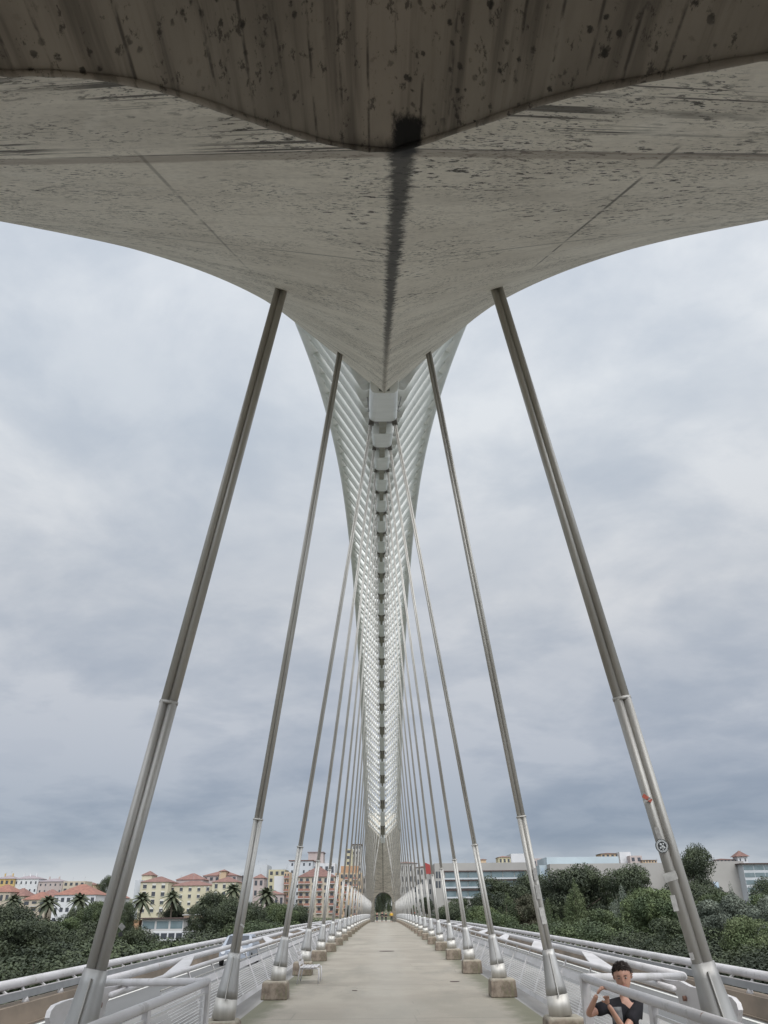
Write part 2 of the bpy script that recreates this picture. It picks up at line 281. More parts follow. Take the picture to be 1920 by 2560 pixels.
# ------------------------------------------------------------------ helpers
def link(name, me, m=None, parent=None, smooth=False):
    if m is not None and not len(me.materials): me.materials.append(M[m])
    o = bpy.data.objects.new(name, me); COL.objects.link(o)
    if parent is not None: o.parent = parent
    if smooth:
        for p in me.polygons: p.use_smooth = True
    return o
def tag(o, label=None, cat=None, group=None, kind=None):
    if label: o['label'] = label
    if cat: o['category'] = cat
    if group: o['group'] = group
    if kind: o['kind'] = kind
    return o
def empty(name, loc, label, cat, group=None, rz=0):
    o = bpy.data.objects.new(name, None); COL.objects.link(o); o.location = loc; o.rotation_euler = (0,0,rz); o.empty_display_size = .2
    return tag(o, label, cat, group)
class G:                                     # mesh collector (one G = one object)
    def __init__(s): s.v = []; s.f = []
    def add(s, vs, fs):
        n = len(s.v); s.v += [tuple(v) for v in vs]; s.f += [tuple(i+n for i in f) for f in fs]
    def box(s, x0, x1, y0, y1, z0, z1):
        s.add([(x0,y0,z0),(x1,y0,z0),(x1,y1,z0),(x0,y1,z0),(x0,y0,z1),(x1,y0,z1),(x1,y1,z1),(x0,y1,z1)],
              [(3,2,1,0),(4,5,6,7),(0,1,5,4),(1,2,6,5),(2,3,7,6),(3,0,4,7)])
    def bar(s, a, b, w, h, up=Vector((0,0,1))):
        a = Vector(a); b = Vector(b); d = (b-a).normalized(); sx = d.cross(up)
        if sx.length < 1e-4: sx = Vector((1,0,0))
        sx.normalize(); sy = sx.cross(d)
        vs = [p+sx*(i*w/2)+sy*(j*h/2) for p in (a, b) for i, j in ((-1,-1),(1,-1),(1,1),(-1,1))]
        s.add(vs, [(0,1,2,3),(7,6,5,4),(1,0,4,5),(2,1,5,6),(3,2,6,7),(0,3,7,4)])
    def tube(s, pts, r, n=10, cap=True):
        pts = [Vector(p) for p in pts]; rs = r if isinstance(r, (list, tuple)) else [r]*len(pts)
        ref = Vector((0,0,1)); vs = []; fs = []
        for i, p in enumerate(pts):
            d = (pts[min(i+1, len(pts)-1)]-pts[max(i-1, 0)]).normalized()
            rf = ref if abs(d.dot(ref)) < .98 else Vector((0,1,0))
            a = d.cross(rf).normalized(); b = a.cross(d)
            vs += [p+(a*cos(2*pi*j/n)+b*sin(2*pi*j/n))*rs[i] for j in range(n)]
        for i in range(len(pts)-1):
            for j in range(n):
                fs.append((i*n+j, i*n+(j+1)%n, (i+1)*n+(j+1)%n, (i+1)*n+j))
        if cap: fs.append(tuple(range(n))[::-1]); fs.append(tuple((len(pts)-1)*n+j for j in range(n)))
        s.add(vs, fs)
    def prism(s, poly, off):                 # planar polygon extruded by a vector
        n = len(poly); off = Vector(off); a = [Vector(p) for p in poly]
        s.add(a+[p+off for p in a], [tuple(range(n))[::-1], tuple(range(n, 2*n))]+[(i, (i+1)%n, n+(i+1)%n, n+i) for i in range(n)])
    def loft(s, rings, cap=True):
        n = len(rings[0]); vs = [p for r in rings for p in r]; fs = []
        for i in range(len(rings)-1):
            for j in range(n): fs.append((i*n+j, i*n+(j+1)%n, (i+1)*n+(j+1)%n, (i+1)*n+j))
        if cap: fs.append(tuple(range(n))[::-1]); fs.append(tuple((len(rings)-1)*n+j for j in range(n)))
        s.add(vs, fs)
    def grid(s, rows):
        m_ = len(rows[0]); n = len(s.v)
        for r in rows: s.v += [tuple(p) for p in r]
        for i in range(len(rows)-1):
            for j in range(m_-1): s.f.append((n+i*m_+j, n+i*m_+j+1, n+(i+1)*m_+j+1, n+(i+1)*m_+j))
    def build(s, name, m, parent=None, smooth=False, bevel=0):
        me = bpy.data.meshes.new(name); me.from_pydata(s.v, [], s.f); me.update()
        bm = bmesh.new(); bm.from_mesh(me); bmesh.ops.recalc_face_normals(bm, faces=bm.faces); bm.to_mesh(me); bm.free()
        o = link(name, me, m, parent, smooth)
        if bevel:
            b = o.modifiers.new('bevel', 'BEVEL'); b.width = bevel; b.segments = 2; b.limit_method = 'ANGLE'
        return o
def lerp(a, b, t): return a+(b-a)*t
def ordn(i): return ['first','second','third','fourth','fifth','sixth','seventh','eighth','ninth','tenth','eleventh','twelfth','thirteenth','fourteenth','fifteenth','sixteenth','seventeenth','eighteenth','nineteenth','twentieth','twenty-first','twenty-second','twenty-third'][i]

YM = 89.39; YS = [7.673+7.5*i for i in range(23)]
def deck(y): return .27*((89.4/82.5)**2-((y-89.4)/82.5)**2) if y < 178.8 else -.0127*(y-178.8)*.6
def keel(y): return 2.05+31.33-.00373*(y-YM)**2
HC = [(-12,-4.2),(-2,-1.4),(0,-.85),(1.8,-.35),(2.7,-.08),(5,.55),(7.5,1.22),(10.3,1.9),(13.6,2.7),(16.8,3.4)]
HS = [(14,4.0),(24,5.05),(40,4.9),(60,4.85),(80,4.3),(100,3.9),(120,3.6),(141,3.2),(166,3.2)]
def itp(t, y): return float(np.interp(y, [a for a, _ in t], [b for _, b in t]))
YE = 16.8                                     # concrete leg gives way to steel here
VZ, VR = 3.5, 1.8                              # passage vault: spring height and radius

# ------------------------------------------------------------------ ground and water
def gz(x, y):                                  # ground height
    far = np.clip((y-300+.05*x)/45, 0, 1); far = far*far*(3-2*far)
    h = -14+far*13.2 + np.clip((y-380)/300, 0, 1)*3
    hill = np.exp(-(((x+330)/190)**2+((y-640)/150)**2))*17; h = h+hill
    shoreR = 88-(y-150)*.13
    isl = np.clip((x-shoreR)/14, 0, 1)*np.clip((y-60)/60, 0, 1)
    h = np.maximum(h, -14+isl*5.2+np.clip((x-150)/200, 0, 1)*3)
    islL = np.clip((-x-34)/16, 0, 1)*np.clip((y-30)/40, 0, 1)*np.clip((330-y)/40, 0, 1)
    h = np.maximum(h, -14+islL*5.6)
    near = np.clip((-y-25)/30, 0, 1); h = np.maximum(h, -14+near*12)
    return h
def gzf(x, y): return float(gz(np.array(float(x)), np.array(float(y))))
xs = np.concatenate([np.linspace(-3000,-420,14), np.linspace(-400,400,101), np.linspace(420,3000,14)])
ys = np.concatenate([np.linspace(-3000,-120,12), np.linspace(-100,800,113), np.linspace(830,4500,20)])
g = G(); g.grid([[(x, y, gzf(x, y)+.25*sin(x*.13)*cos(y*.11)) for x in xs] for y in ys])
tag(g.build('ground', 'soil', smooth=True), 'grassy river banks', kind='structure')
g = G(); g.add([(-1500,-1500,-10.2),(1500,-1500,-10.2),(1500,330,-10.2),(-1500,330,-10.2)], [(0,1,2,3)])
tag(g.build('river', 'water'), kind='structure')

# ------------------------------------------------------------------ decks
def strip(y0, y1, prof, step=7.5):             # prof: closed cross-section polygon of (x, dz)
    n = int(math.ceil((y1-y0)/step)); rings = []
    for i in range(n+1):
        y = y0+(y1-y0)*i/n; rings.append([(x, y, deck(y)+dz) for x, dz in prof])
    g = G(); g.loft(rings); return g
tag(strip(-14, 325, [(-3.02,-.4),(3.02,-.4),(3.02,0),(-3.02,0)], 3.75).build('walkway', 'walkway_concrete'), kind='structure')
for s in (-1, 1):
    pr = [(s*3.02,-1.4),(s*6.0,-1.4),(s*6.0,-.30),(s*3.02,-.30)]
    tag(strip(-14, 325, pr, 3.75).build('service_ledge', 'ledge_concrete'), kind='structure')
    tag(strip(-14, 325, [(s*6.0,-1.4),(s*9.15,-1.4),(s*9.15,-.62),(s*6.0,-.62)], 3.75).build('road', 'asphalt'), kind='structure')
    tag(strip(-14, 325, [(s*6.12,-.616),(s*6.24,-.616),(s*6.24,-.612),(s*6.12,-.612)], 7.5).build('road_line', 'lane_paint'), kind='structure')
    tag(strip(-14, 325, [(s*8.9,-.616),(s*9.02,-.616),(s*9.02,-.612),(s*8.9,-.612)], 7.5).build('road_line', 'lane_paint'), kind='structure')
g = strip(-14, 325, [(-2.6,-4.6),(2.6,-4.6),(5.8,-1.41),(-5.8,-1.41)])
tag(g.build('box_girder', 'concrete'), 'concrete box girder beneath the bridge deck', 'girder')
g = G(); g.box(-140, 140, 325, 339, -6, -1.35); tag(g.build('quay_road', 'asphalt'), kind='structure')
g = G(); g.box(-40, 40, 339, 420, -6, -1.2); tag(g.build('plaza', 'ledge_concrete'), kind='structure')

side_name = {-1: 'left', 1: 'right'}
# outer parapet: concrete upstand + tubular guard rail on brackets
for s in (-1, 1):
    sn = side_name[s]
    c = strip(-14, 325, [(s*9.15,-1.4),(s*9.75,-1.4),(s*9.75,-.13),(s*9.28,-.13),(s*9.2,-.62+.05),(s*9.15,-.62+.05)], 3.75).build('parapet_kerb', 'kerb_concrete')
    tag(c, 'stained brown concrete kerb along the outer edge of the %s roadway' % sn, 'kerb')
    t = empty('guard_rail', (s*9.6, 18, deck(18)), 'thick white tube guard rail on brackets beyond the %s roadway' % sn, 'guard rail', 'outer guard rails')
    def P(x, y, z): return (x-s*9.6, y-18, deck(y)+z-deck(18))
    yy = [5+3.75*i for i in range(85)]
    g = G(); g.tube([P(s*9.6, y, .31) for y in yy], .115, 14); g.build('top_tube', 'white_paint', t, True)
    g = G()
    for i in range(len(yy)-1): g.bar(P(s*9.42, yy[i], .055), P(s*9.42, yy[i+1], .055), .05, .17)
    g.build('lower_rail', 'grey_paint', t)
    g = G()
    for i in range(len(yy)-1): g.bar(P(s*9.42, yy[i], .15), P(s*9.42, yy[i+1], .15), .06, .02)
    g.build('rail_cap', 'white_paint', t)
    for i in range(74):
        y = 19.2+2.5*i; g = G()
        bx, by, bz = P(s*9.45, y, 0)
        a = P(s*9.42, y, -.14); b = P(s*9.45, y, .02); c2 = P(s*9.6, y, .26)
        rings = []
        for (p, w, d_) in ((a, .30, .13), (((a[0]+b[0])/2, b[1], (a[2]+b[2])/2), .20, .10), (b, .13, .08), (c2, .075, .05)):
            rings.append([(p[0]+d_*cos(q)*.6, p[1]+w*sin(q)*.6, p[2]) for q in [2*pi*j/8 for j in range(8)]])
        g.loft(rings); g.build('bracket', 'white_paint', t, True)
        if i < 73:
            g = G(); g.bar(P(s*9.44, y+1.25, .14), P(s*9.6, y+1.25, .24), .07, .05); g.build('small_bracket', 'white_paint', t)

# walkway railing, leaning outwards
for s in (-1, 1):
    sn = side_name[s]; y0 = 16.2; y1 = 166
    t = empty('walkway_railing', (s*3.65, y0, deck(y0)), 'leaning white railing with stretched wires along the %s edge of the walkway' % sn, 'railing', 'walkway railings')
    def P(x, y, z): return (x-s*3.65, y-y0, deck(y)+z-deck(y0))
    yy = [y0+2.5*i for i in range(60)]+[y1]
    ytop = [13.65, 14.4]+yy
    g = G(); g.tube([P(s*4.14, y, .885) for y in ytop], .045, 10); g.build('handrail', 'white_paint', t, True)
    g = G(); g.tube([P(s*4.03, y, .725) for y in yy], .014, 6); g.build('thin_rail', 'steel', t, True)
    g = G()
    for i in range(len(yy)-1): g.bar(P(s*4.0, yy[i], .61), P(s*4.0, yy[i+1], .61), .03, .14, Vector((s*.35,0,1)))
    g.build('middle_band', 'white_paint', t)
    g = G()
    for i in range(len(yy)-1): g.bar(P(s*3.63, yy[i], -.02), P(s*3.63, yy[i+1], -.02), .03, .11, Vector((s*.35,0,1)))
    g.build('bottom_band', 'white_paint', t)
    g = G()
    for w in range(11):
        q = (w+.7)/12; g.tube([P(s*lerp(3.65,3.97,q), y, lerp(.04,.54,q)) for y in yy[::3]+[y1]], .0065, 4)
    o = g.build('wires', 'wire', t); o['kind'] = 'stuff'
    for i, y in enumerate(yy[1:60]):
        g = G(); g.bar(P(s*3.63, y-.25, -.06), P(s*4.01, y+.05, .66), .035, .022, Vector((0,1,0))); g.bar(P(s*3.66, y-.16, -.06), P(s*4.03, y+.14, .66), .035, .022, Vector((0,1,0)))
        g.bar(P(s*4.02, y+.05, .64), P(s*4.14, y+.1, .87), .03, .03); g.build('post', 'white_paint', t)

# outer tube with raked arm plates, and the plate by the stair
PL = [(1640,2447),(1700,2453),(1724,2466),(1803,2484),(1829,2494),(1841,2508),(1846,2525),(1842,2560),(1828,2610),(1740,2610),(1716,2545),(1699,2515),(1695,2492),(1684,2477),(1668,2466)]
for s in (-1, 1):
    sn = side_name[s]; y0 = 16.7
    t = empty('outrigger_tube', (s*5.3, y0, deck(y0)), 'second white tube carried by flat arms between the %s railing and the roadway' % sn, 'guard rail', 'outrigger tubes')
    def P(x, y, z): return (x-s*5.3, y-y0, deck(y)+z-deck(y0))
    yy = [y0+3.75*i for i in range(40)]
    g = G(); g.tube([P(s*5.3, y, .82) for y in yy], .075, 12); g.build('tube', 'white_paint', t, True)
    for i in range(20):
        a = YS[1]+7.5*i
        g = G(); g.prism([P(s*4.16, a+1.3, .86), P(s*4.16, a+3.7, .86), P(s*4.6, a+6.1, .845), P(s*5.26, a+9.6, .83), P(s*5.26, a+8.3, .83)], (0,0,.03)); g.build('arm_plate', 'white_paint', t)
    # big rounded end plate standing beside the first hanger
    pp = [atX(x, y, 4.3) for x, y in PL]
    pl = [(s*4.3, q.y, q.z) for q in pp]
    e = empty('end_plate', (s*4.3, 12.5, 0), 'large rounded white steel plate with a bolt beside the nearest %s hanger' % sn, 'plate', 'end plates')
    g = G(); g.prism([(a-s*4.3, b-12.5, c) for a, b, c in pl], (s*.06,0,0)); g.build('plate', 'white_paint', e)
    q = atX(1716, 2496, 4.3); g = G(); g.tube([(-s*.001, q.y-12.5, q.z),(-s*.05, q.y-12.5, q.z)], .035, 8); g.build('bolt', 'rust_bolt', e)
    g = G(); g.bar((s*.03, -1.6, -1.2), (s*.03, 1.6, -1.2), .2, 1.0); g.build('foot', 'white_paint', e)

# stair enclosure rails near the camera (inner rail + cross rail + mesh panels)
for s in (-1, 1):
    sn = side_name[s]; y0 = 10.55; XI = 2.15; zr = 1.34; yn = 5.3
    t = empty('stair_railing', (s*XI, y0, 0), 'white tube railing with posts around the stairwell on the %s of the walkway' % sn, 'railing', 'stair railings')
    def P(x, y, z): return (x-s*XI, y-y0, z)
    g = G(); g.tube([P(s*XI, yn, zr), P(s*XI, y0, zr)], .042, 12); g.build('inner_rail', 'white_paint', t, True)
    g = G(); g.tube([P(s*XI, y0, zr), P(s*5.3, 16.7, deck(16.7)+.82)], [.042,.06], 12); g.build('cross_rail', 'white_paint', t, True)
    for y in (10.50, 7.95, 5.8):
        g = G(); g.bar(P(s*XI, y, 0), P(s*XI, y, zr), .05 if y < 10 else .09, .11, Vector((0,1,0))); g.build('post', 'white_paint', t)
    for (a, b) in ((8.05, 10.42), (6.95, 7.86), (5.86, 6.85)):
        if s > 0 and a > 8: continue
        g = G(); zt = zr-.10
        for u, v in (((a, zt), (b, zt)), ((a, .12), (b, .12)), ((a, .12), (a, zt)), ((b, .12), (b, zt))):
            g.bar(P(s*XI, u[0], u[1]), P(s*XI, v[0], v[1]), .02, .02, Vector((1,0,0)))
        for w in range(16): g.tube([P(s*XI, a, .18+w*.066), P(s*XI, b, .18+w*.066)], .0025, 4)
        g.build('mesh_panel', 'wire', t)
    g = G()
    for i in range(9): g.box(s*2.25-s*XI, s*3.3-s*XI, 9.6-i*.3-y0, 9.9-i*.3-y0, .02-.18*i-.04, .02-.18*i)
    g.build('stair_steps', 'concrete', t)

# ------------------------------------------------------------------ concrete portals (near one overhead, far one in view)
def S(x, y): return keel(y)+itp(HC, y)*(abs(x)/3.4)**.95
def solveY(x, z):
    a, b = -12.0, 6.0
    for _ in range(40):
        m_ = (a+b)/2
        if S(x, m_) < z: a = m_
        else: b = m_
    return (a+b)/2
VP = [(-1.8,3.5),(-1.78,3.9),(-1.70,4.22),(-1.58,4.42),(-1.404,4.568),(-1.277,4.588),(-1.161,4.628),(-1.046,4.68),(-.937,4.758),(-.824,4.858),(-.704,4.982),(-.563,5.102),(-.402,5.216),(-.221,5.296),(-.03,5.322),(.149,5.212),(.308,5.096),(.448,4.982),(.577,4.886),(.701,4.808),(.822,4.746),(.93,4.678),(1.031,4.614),(1.148,4.546),(1.4,4.44),(1.6,4.3),(1.72,4.1),(1.78,3.85),(1.8,3.5)]
FAR = False
def vz(x): return VZ+sqrt(max(0, VR*VR-x*x)) if FAR else sum(itp(VP, max(-1.8, min(1.8, x+d_))) for d_ in (-.04,0,.04))/3 if abs(x) < 1.6 else itp(VP, x)
def portal(far):
    global FAR; FAR = far
    t = empty('concrete_portal', (0, 178.78 if far else 0, 0), 'tall concrete leg with an arched doorway at the far end of the walkway' if far else 'huge stained concrete leg and vault hanging directly overhead', 'bridge leg', 'concrete bridge legs', rz=0)
    sg = -1 if far else 1
    def T(p): return (p[0], sg*p[1], p[2])
    xi = [-VR+2*VR*i/48 for i in range(49)]
    g = G(); rows = []
    for j in range(61):
        u = (j/60)**1.5; rows.append([T((x, lerp(solveY(x, vz(x)), YE, u), S(x, lerp(solveY(x, vz(x)), YE, u)))) for x in xi])
    g.grid(rows)
    for sd_ in (-1, 1):
        cols = [sd_*(VR+(3.4-VR)*i/16) for i in range(17)]; ylo = -4.2
        ya = solveY(VR, VZ)
        rows = [[T((x, lerp(ylo, ya, j/14), S(x, lerp(ylo, ya, j/14)))) for x in cols] for j in range(15)]
        g.grid(rows)
        rows = [[T((x, lerp(ya, YE, (j/60)**1.5), S(x, lerp(ya, YE, (j/60)**1.5)))) for x in cols] for j in range(61)]
        g.grid(rows)
    g.build('soffit', 'soffit_concrete', t, True)
    # vault lining and jambs
    g = G(); yb = -6.0
    rows = []
    for j in range(17):
        rows.append([T((x, lerp(yb, solveY(x, vz(x)), j/16), vz(x))) for x in [-VR*cos(pi*i/48) for i in range(49)]])
    g.grid(rows)
    ya = solveY(VR, VZ)
    for sd_ in (-1, 1):
        x = sd_*VR; ring = [(x, yb, 0), (x, yb, VZ)]+[(x, lerp(ya, -4.2, i/12), S(x, lerp(ya, -4.2, i/12))) for i in range(13)]+[(x, -4.2, 0)]
        g.add([T(p) for p in ring], [tuple(range(len(ring)))])
    g.build('vault', 'vault_concrete', t)
    # outer shell: top, flanks, back, end bulkhead
    g = G()
    ysq = [lerp(-6, YE, i/40) for i in range(41)]
    top = lambda y: max(S(3.4, y)+1.6, 7.6)
    g.grid([[T((x, y, top(y))) for x in (-3.4, 3.4)] for y in ysq])
    for x in (-3.4, 3.4):
        g.grid([[T((x, y, max(-.3, S(3.4, y)) if y > -4.2 else -.3)), T((x, y, top(y)))] for y in ysq])
    arc = [(-VR, 0)]+[(-VR*cos(pi*i/48), vz(-VR*cos(pi*i/48))) for i in range(49)]+[(VR, 0)]
    outl = [(3.4, 0), (3.4, 7.6), (-3.4, 7.6), (-3.4, 0)]
    n_ = len(arc)
    poly = [T((x, -6, z)) for x, z in arc]+[T((x, -6, z)) for x, z in outl]
    g.add(poly, [tuple(range(len(poly)))])
    zz = [(x, S(x, YE)) for x in [-3.4+6.8*i/20 for i in range(21)]]
    poly = [T((x, YE, z)) for x, z in zz]+[T((3.4, YE, top(YE))), T((-3.4, YE, top(YE)))]
    g.add(poly, [tuple(range(len(poly)))])
    g.build('shell', 'soffit_concrete', t)
    # rough cast lip where soffit meets vault
    g = G(); pts = [T((x, solveY(x, vz(x))-.01, vz(x)-.006)) for x in [-1.78+3.56*i/60 for i in range(61)]]
    g.tube(pts, [.010+.007*random.random() for _ in pts], 6); g.build('lip', 'vault_concrete', t, True)
    return t
portal(False); portal(True)

# ------------------------------------------------------------------ steel arch
arch = empty('steel_arch', (0, YM, 0), 'pale grey steel truss arch rising over the walkway from one concrete leg to the other', 'arch')
def A(x, y, z): return (x, y-YM, z)
ya_, yb_ = YE-.6, 2*YM-YE+.6
WB = [(14,.35),(16.8,.36),(22.7,.475),(30,.42),(38,.385),(45,.365),(90,.36),(112,.40),(165,.42)]
def wbox(y): return itp(WB, y)
# box girder: continuous upper body, and lower shoes between the anchor recesses
yy = [lerp(ya_, yb_, i/90) for i in range(91)]
g = G()
g.loft([[A(x*wbox(y), y, keel(y)+z) for x, z in ((-.97,.62),(.97,.62),(.97,1.25),(-.97,1.25))] for y in yy]); 
g.build('box_upper', 'arch_paint', arch)
g = G(); g.loft([[A(x*wbox(y), y, keel(y)+z) for x, z in ((-.84,.56),(.84,.56),(.84,.618),(-.84,.618))] for y in yy]); g.build('recess_lining', 'arch_recess', arch)
for i in range(2, 21):
    y = YS[i]; g = G()
    for q in (-1, 1): g.loft([[A(x, yv, keel(yv)+z) for x, z in ((q*.14,.10),(q*wbox(yv)*.95,.10),(q*wbox(yv)*.95,.60),(q*.14,.60))] for yv in (y+.25, y+1.15)])
    g.build('pocket_shade_block', 'bronze_and_pocket_shade', arch)  # dark blocks added behind each recess lip, standing in for the pocket shade
g = G(); g.loft([[A(x, y, keel(y)+z) for x, z in ((-.13,.06),(.13,.06),(.13,.555),(-.13,.555))] for y in yy]); g.build('centre_web', 'arch_recess', arch)
segs = []
prev = ya_
for i in range(2, 21): segs.append((prev, YS[i]-.02)); prev = YS[i]+3.45
segs.append((prev, yb_))
for a, b in segs:
    n = 8; g = G(); rings = []
    for j in range(n+1):
        y = lerp(a, b, j/n); e = 0
        rings.append([A(x*wbox(y), y, keel(y)+z) for x, z in ((-1,.64),(-1,.26),(-.965,.14),(-.88,.06),(-.72,.015),(-.5,0),(.5,0),(.72,.015),(.88,.06),(.965,.14),(1,.26),(1,.64))])
    g.loft(rings); g.build('box_shoe', 'box_paint', arch, bevel=.02)
def hs(y): return itp(HS, y)
for s in (-1, 1):
    g = G(); g.tube([A(s*3.0, y, keel(y)+hs(y)) for y in [lerp(ya_-1.5, yb_+1.5, i/110) for i in range(111)]], .41, 16); g.build('chord_tube', 'arch_paint', arch, True)
ribY = [ya_+1.0+3.75*i for i in range(39)]
for i, y in enumerate(ribY):
    for s in (-1, 1):
        for dyy, r, nm in ((0, .25, 'rib'), (1.6, .19, 'brace')):
            y2 = y+dyy
            if y2 > yb_-.3: continue
            g = G(); a = Vector((s*2.95, y2, keel(y2)+hs(y2))); b = Vector((s*.42, y2, keel(y2)+.75))
            q = lambda t_: a.lerp(b, t_)
            g.tube([A(*q(t_)) for t_ in (0,.12,.3,.7,.88,1)], [r*1.5, r*1.1, r, r, r*1.1, r*1.35], 10); g.build(nm, 'arch_paint', arch, True)
    g = G(); g.tube([A(-3, y, keel(y)+hs(y)), A(3, y, keel(y)+hs(y))], .085, 8); g.build('crossbar', 'arch_paint', arch, True)
    if i < 38:
        y2 = ribY[i+1]
        for s in (-1, 1):
            g = G(); g.tube([A(-3*s, y, keel(y)+hs(y)), A(3*s, y2, keel(y2)+hs(y2))], .06, 6); g.build('diagonal', 'arch_paint', arch, True)
# conduits clipped to the first shoe
g = G()
for s in (-1, 1):
    g.tube([A(s*.43, y, keel(y)+z) for y, z in ((16.9,-.01),(19.3,-.012),(20.0,-.012))]+[A(s*.5, 20.3, keel(20.3)+.05)], .012, 6)
g.build('conduit', 'black_metal', arch)

# ------------------------------------------------------------------ hangers and plinths
def hanger(i, s):
    y = YS[i]; zb = deck(y)+.40; b = 2.73
    ic = min(i, 22-i)
    if ic == 0: tx = 1.34; zt = S(1.34, 7.673)+.05
    elif ic == 1: tx = 1.04; zt = S(1.04, 15.173)+.05
    else: tx = wbox(y)*.77; zt = keel(y)+.15
    e = empty('stay_rod', (s*b, y, zb), '%s pair of stainless steel hanger rods from the camera on the %s of the walkway' % (ordn(i), side_name[s]), 'hanger rod', 'steel hanger rods')
    B = Vector((0,0,0)); Tp = Vector((s*(tx-b), 0, zt-zb)); ax_ = (Tp-B).normalized(); sx = Vector((0,1,0)).cross(ax_).normalized()
    if sx.x < 0: sx = -sx
    h = (3.40 if i == 0 else 3.02)/ax_.z; kq = 1.26 if i == 0 else 1.0; rq = (.046, .043)[i] if i < 2 else .040; ru = (.042, .038)[i] if i < 2 else .030; nseg = 14 if i < 5 else 8
    for q in (-1, 1):
        g = G(); g.tube([ax_*(h-.05)+sx*(q*ru*.93), Tp+sx*(q*ru*.93)], ru, nseg); g.build('rod', 'steel_upper', e, True)
        g = G(); g.tube([ax_*.7*kq+sx*(q*rq*.9), ax_*h+sx*(q*rq*.9)], rq, nseg); g.build('sleeve', 'steel', e, True)
    g = G()                                     # collar
    def ring(c, w, d, n=20): return [c+sx*(w*cos(2*pi*j/n)*(1 if True else 0))+Vector((0,1,0))*(d*sin(2*pi*j/n)) for j in range(n)]
    g.loft([ring(ax_*(h-.012), .092, .052), ring(ax_*(h+.018), .092, .052)]); g.build('collar', 'steel', e, True)
    def lobe(c, w, d, n=24):
        r = []
        for j in range(n):
            a = 2*pi*j/n; k_ = 1-.16*(abs(sin(a))**8)
            r.append(c+sx*(w*cos(a))+Vector((0,1,0))*(d*sin(a)*k_))
        return r
    g = G()
    g.loft([lobe(ax_*.30*kq, .175, .15), lobe(ax_*.42*kq, .165, .145), lobe(ax_*.62*kq, .135, .115), lobe(ax_*.86*kq, .108, .075), lobe(ax_*.95*kq, .101, .058)])
    g.build('socket', 'steel_socket', e, True)
    g = G(); g.loft([lobe(Vector((0,0,0)), .19, .165), lobe(ax_*.30*kq, .178, .152)]); g.build('shoe', 'steel_upper', e, True)
    g = G(); g.bar(ax_*.28*kq+Vector((0,-.155,0)), ax_*.9*kq+Vector((0,-.068,0)), .012, .03, Vector((0,1,0))); g.build('seam_plate', 'steel', e)
    g = G()
    r1 = .075 if ic > 1 else .055
    for q in (-1, 1): g.tube([Tp-ax_*(.28 if ic > 1 else .0)+sx*(q*.036), Tp+ax_*.35+sx*(q*.036)], r1*.75, 10)
    g.build('top_anchor', 'bronze_and_pocket_shade', e, True)
    return e
H = {}
for i in range(23):
    for s in (-1, 1):
        H[(i, s)] = hanger(i, s)
        y = YS[i]; g = G(); x0, x1 = sorted((s*2.48, s*3.08))
        x0 -= s*2.73; x1 -= s*2.73
        g.loft([[(x0-.02,-.27,0),(x1+.02,-.27,0),(x1+.02,.34,0),(x0-.02,.34,0)],[(x0,-.24,.355),(x1,-.24,.355),(x1,.32,.355),(x0,.32,.355)],[(x0+.035,-.21,.396),(x1-.035,-.21,.396),(x1-.035,.29,.396),(x0+.035,.29,.396)]])
        o = g.build('plinth', 'plinth_concrete', bevel=.03); o.location = (s*2.73, y, deck(y))
        tag(o, 'mossy brown concrete block under the %s %s hanger from the camera' % (ordn(i), side_name[s]), 'plinth', 'plinths under the hangers')

# stickers and tape on the nearest right and left hangers
def on_rod(px, py, s, i=0):                     # a point on the front of a hanger
    p = at(px, py, YS[i]-.052); return p
def patch(name, px0, py0, px1, py1, wpx, m, label, cat, i=0, s=1, wrap=.05):
    a = on_rod(px0, py0, s, i); b = on_rod(px1, py1, s, i); g = G()
    c = (a+b)/2; g.bar(a-c, b-c, wpx, .004, Vector((0,1,0))); o = g.build(name, m); o.location = c; tag(o, label, cat)
    return o
c = at(1655, 2115, YS[0]-.062)
e = empty('round_sticker', c, 'round black and white sticker on the nearest right hanger', 'sticker')
def disc(r, dy_, m, n=28, cx=0, cz=0, nm='disc'):
    g = G(); ring = [(cx+r*cos(2*pi*j/n), dy_, cz+r*sin(2*pi*j/n)) for j in range(n)]; g.prism(ring, (0,.004,0)); return g.build(nm, m, e)
disc(.058, .0, 'sticker_black', nm='rim'); disc(.052, -.003, 'sticker_white', nm='ring'); disc(.037, -.006, 'sticker_black', nm='centre')
for cx_, cz_, r_ in ((-.012,.014,.010),(.012,.018,.007),(.004,-.004,.011),(-.016,-.014,.008),(.018,-.012,.008),(.002,-.026,.006)):
    disc(r_, -.009, 'sticker_white', 9, cx_, cz_, 'mark')
g = G()
for j in range(26):
    a = 2*pi*j/26
    g.bar((.0445*cos(a), -.0035, .0445*sin(a)), (.0490*cos(a+.05), -.0035, .0490*sin(a+.05)), .004, .002, Vector((0,1,0)))
g.build('lettering_ring', 'sticker_black', e)
patch('tape_band', 1660, 2196, 1692, 2187, .07, 'tape_white', 'pale strip of tape wrapped round the nearest right hanger', 'tape')
patch('paper_scrap', 1681, 2238, 1691, 2278, .045, 'tape_white', 'torn pale paper stuck low on the nearest right hanger', 'sticker')
patch('glue_patch', 1727, 2382, 1732, 2400, .035, 'tape_grey', 'small grey glue patch above the nearest right hanger socket', 'sticker')
patch('torn_sticker', 1607, 1988, 1629, 2003, .035, 'sticker_red', 'torn red and white sticker high on the nearest right hanger', 'sticker')
patch('torn_label', 1609, 2006, 1628, 1994, .018, 'tape_white', 'white torn label crossing the red sticker on the nearest right hanger', 'sticker')
patch('torn_strip', 1640, 2068, 1650, 2098, .04, 'tape_grey', 'grey torn strip just above the round sticker', 'sticker')
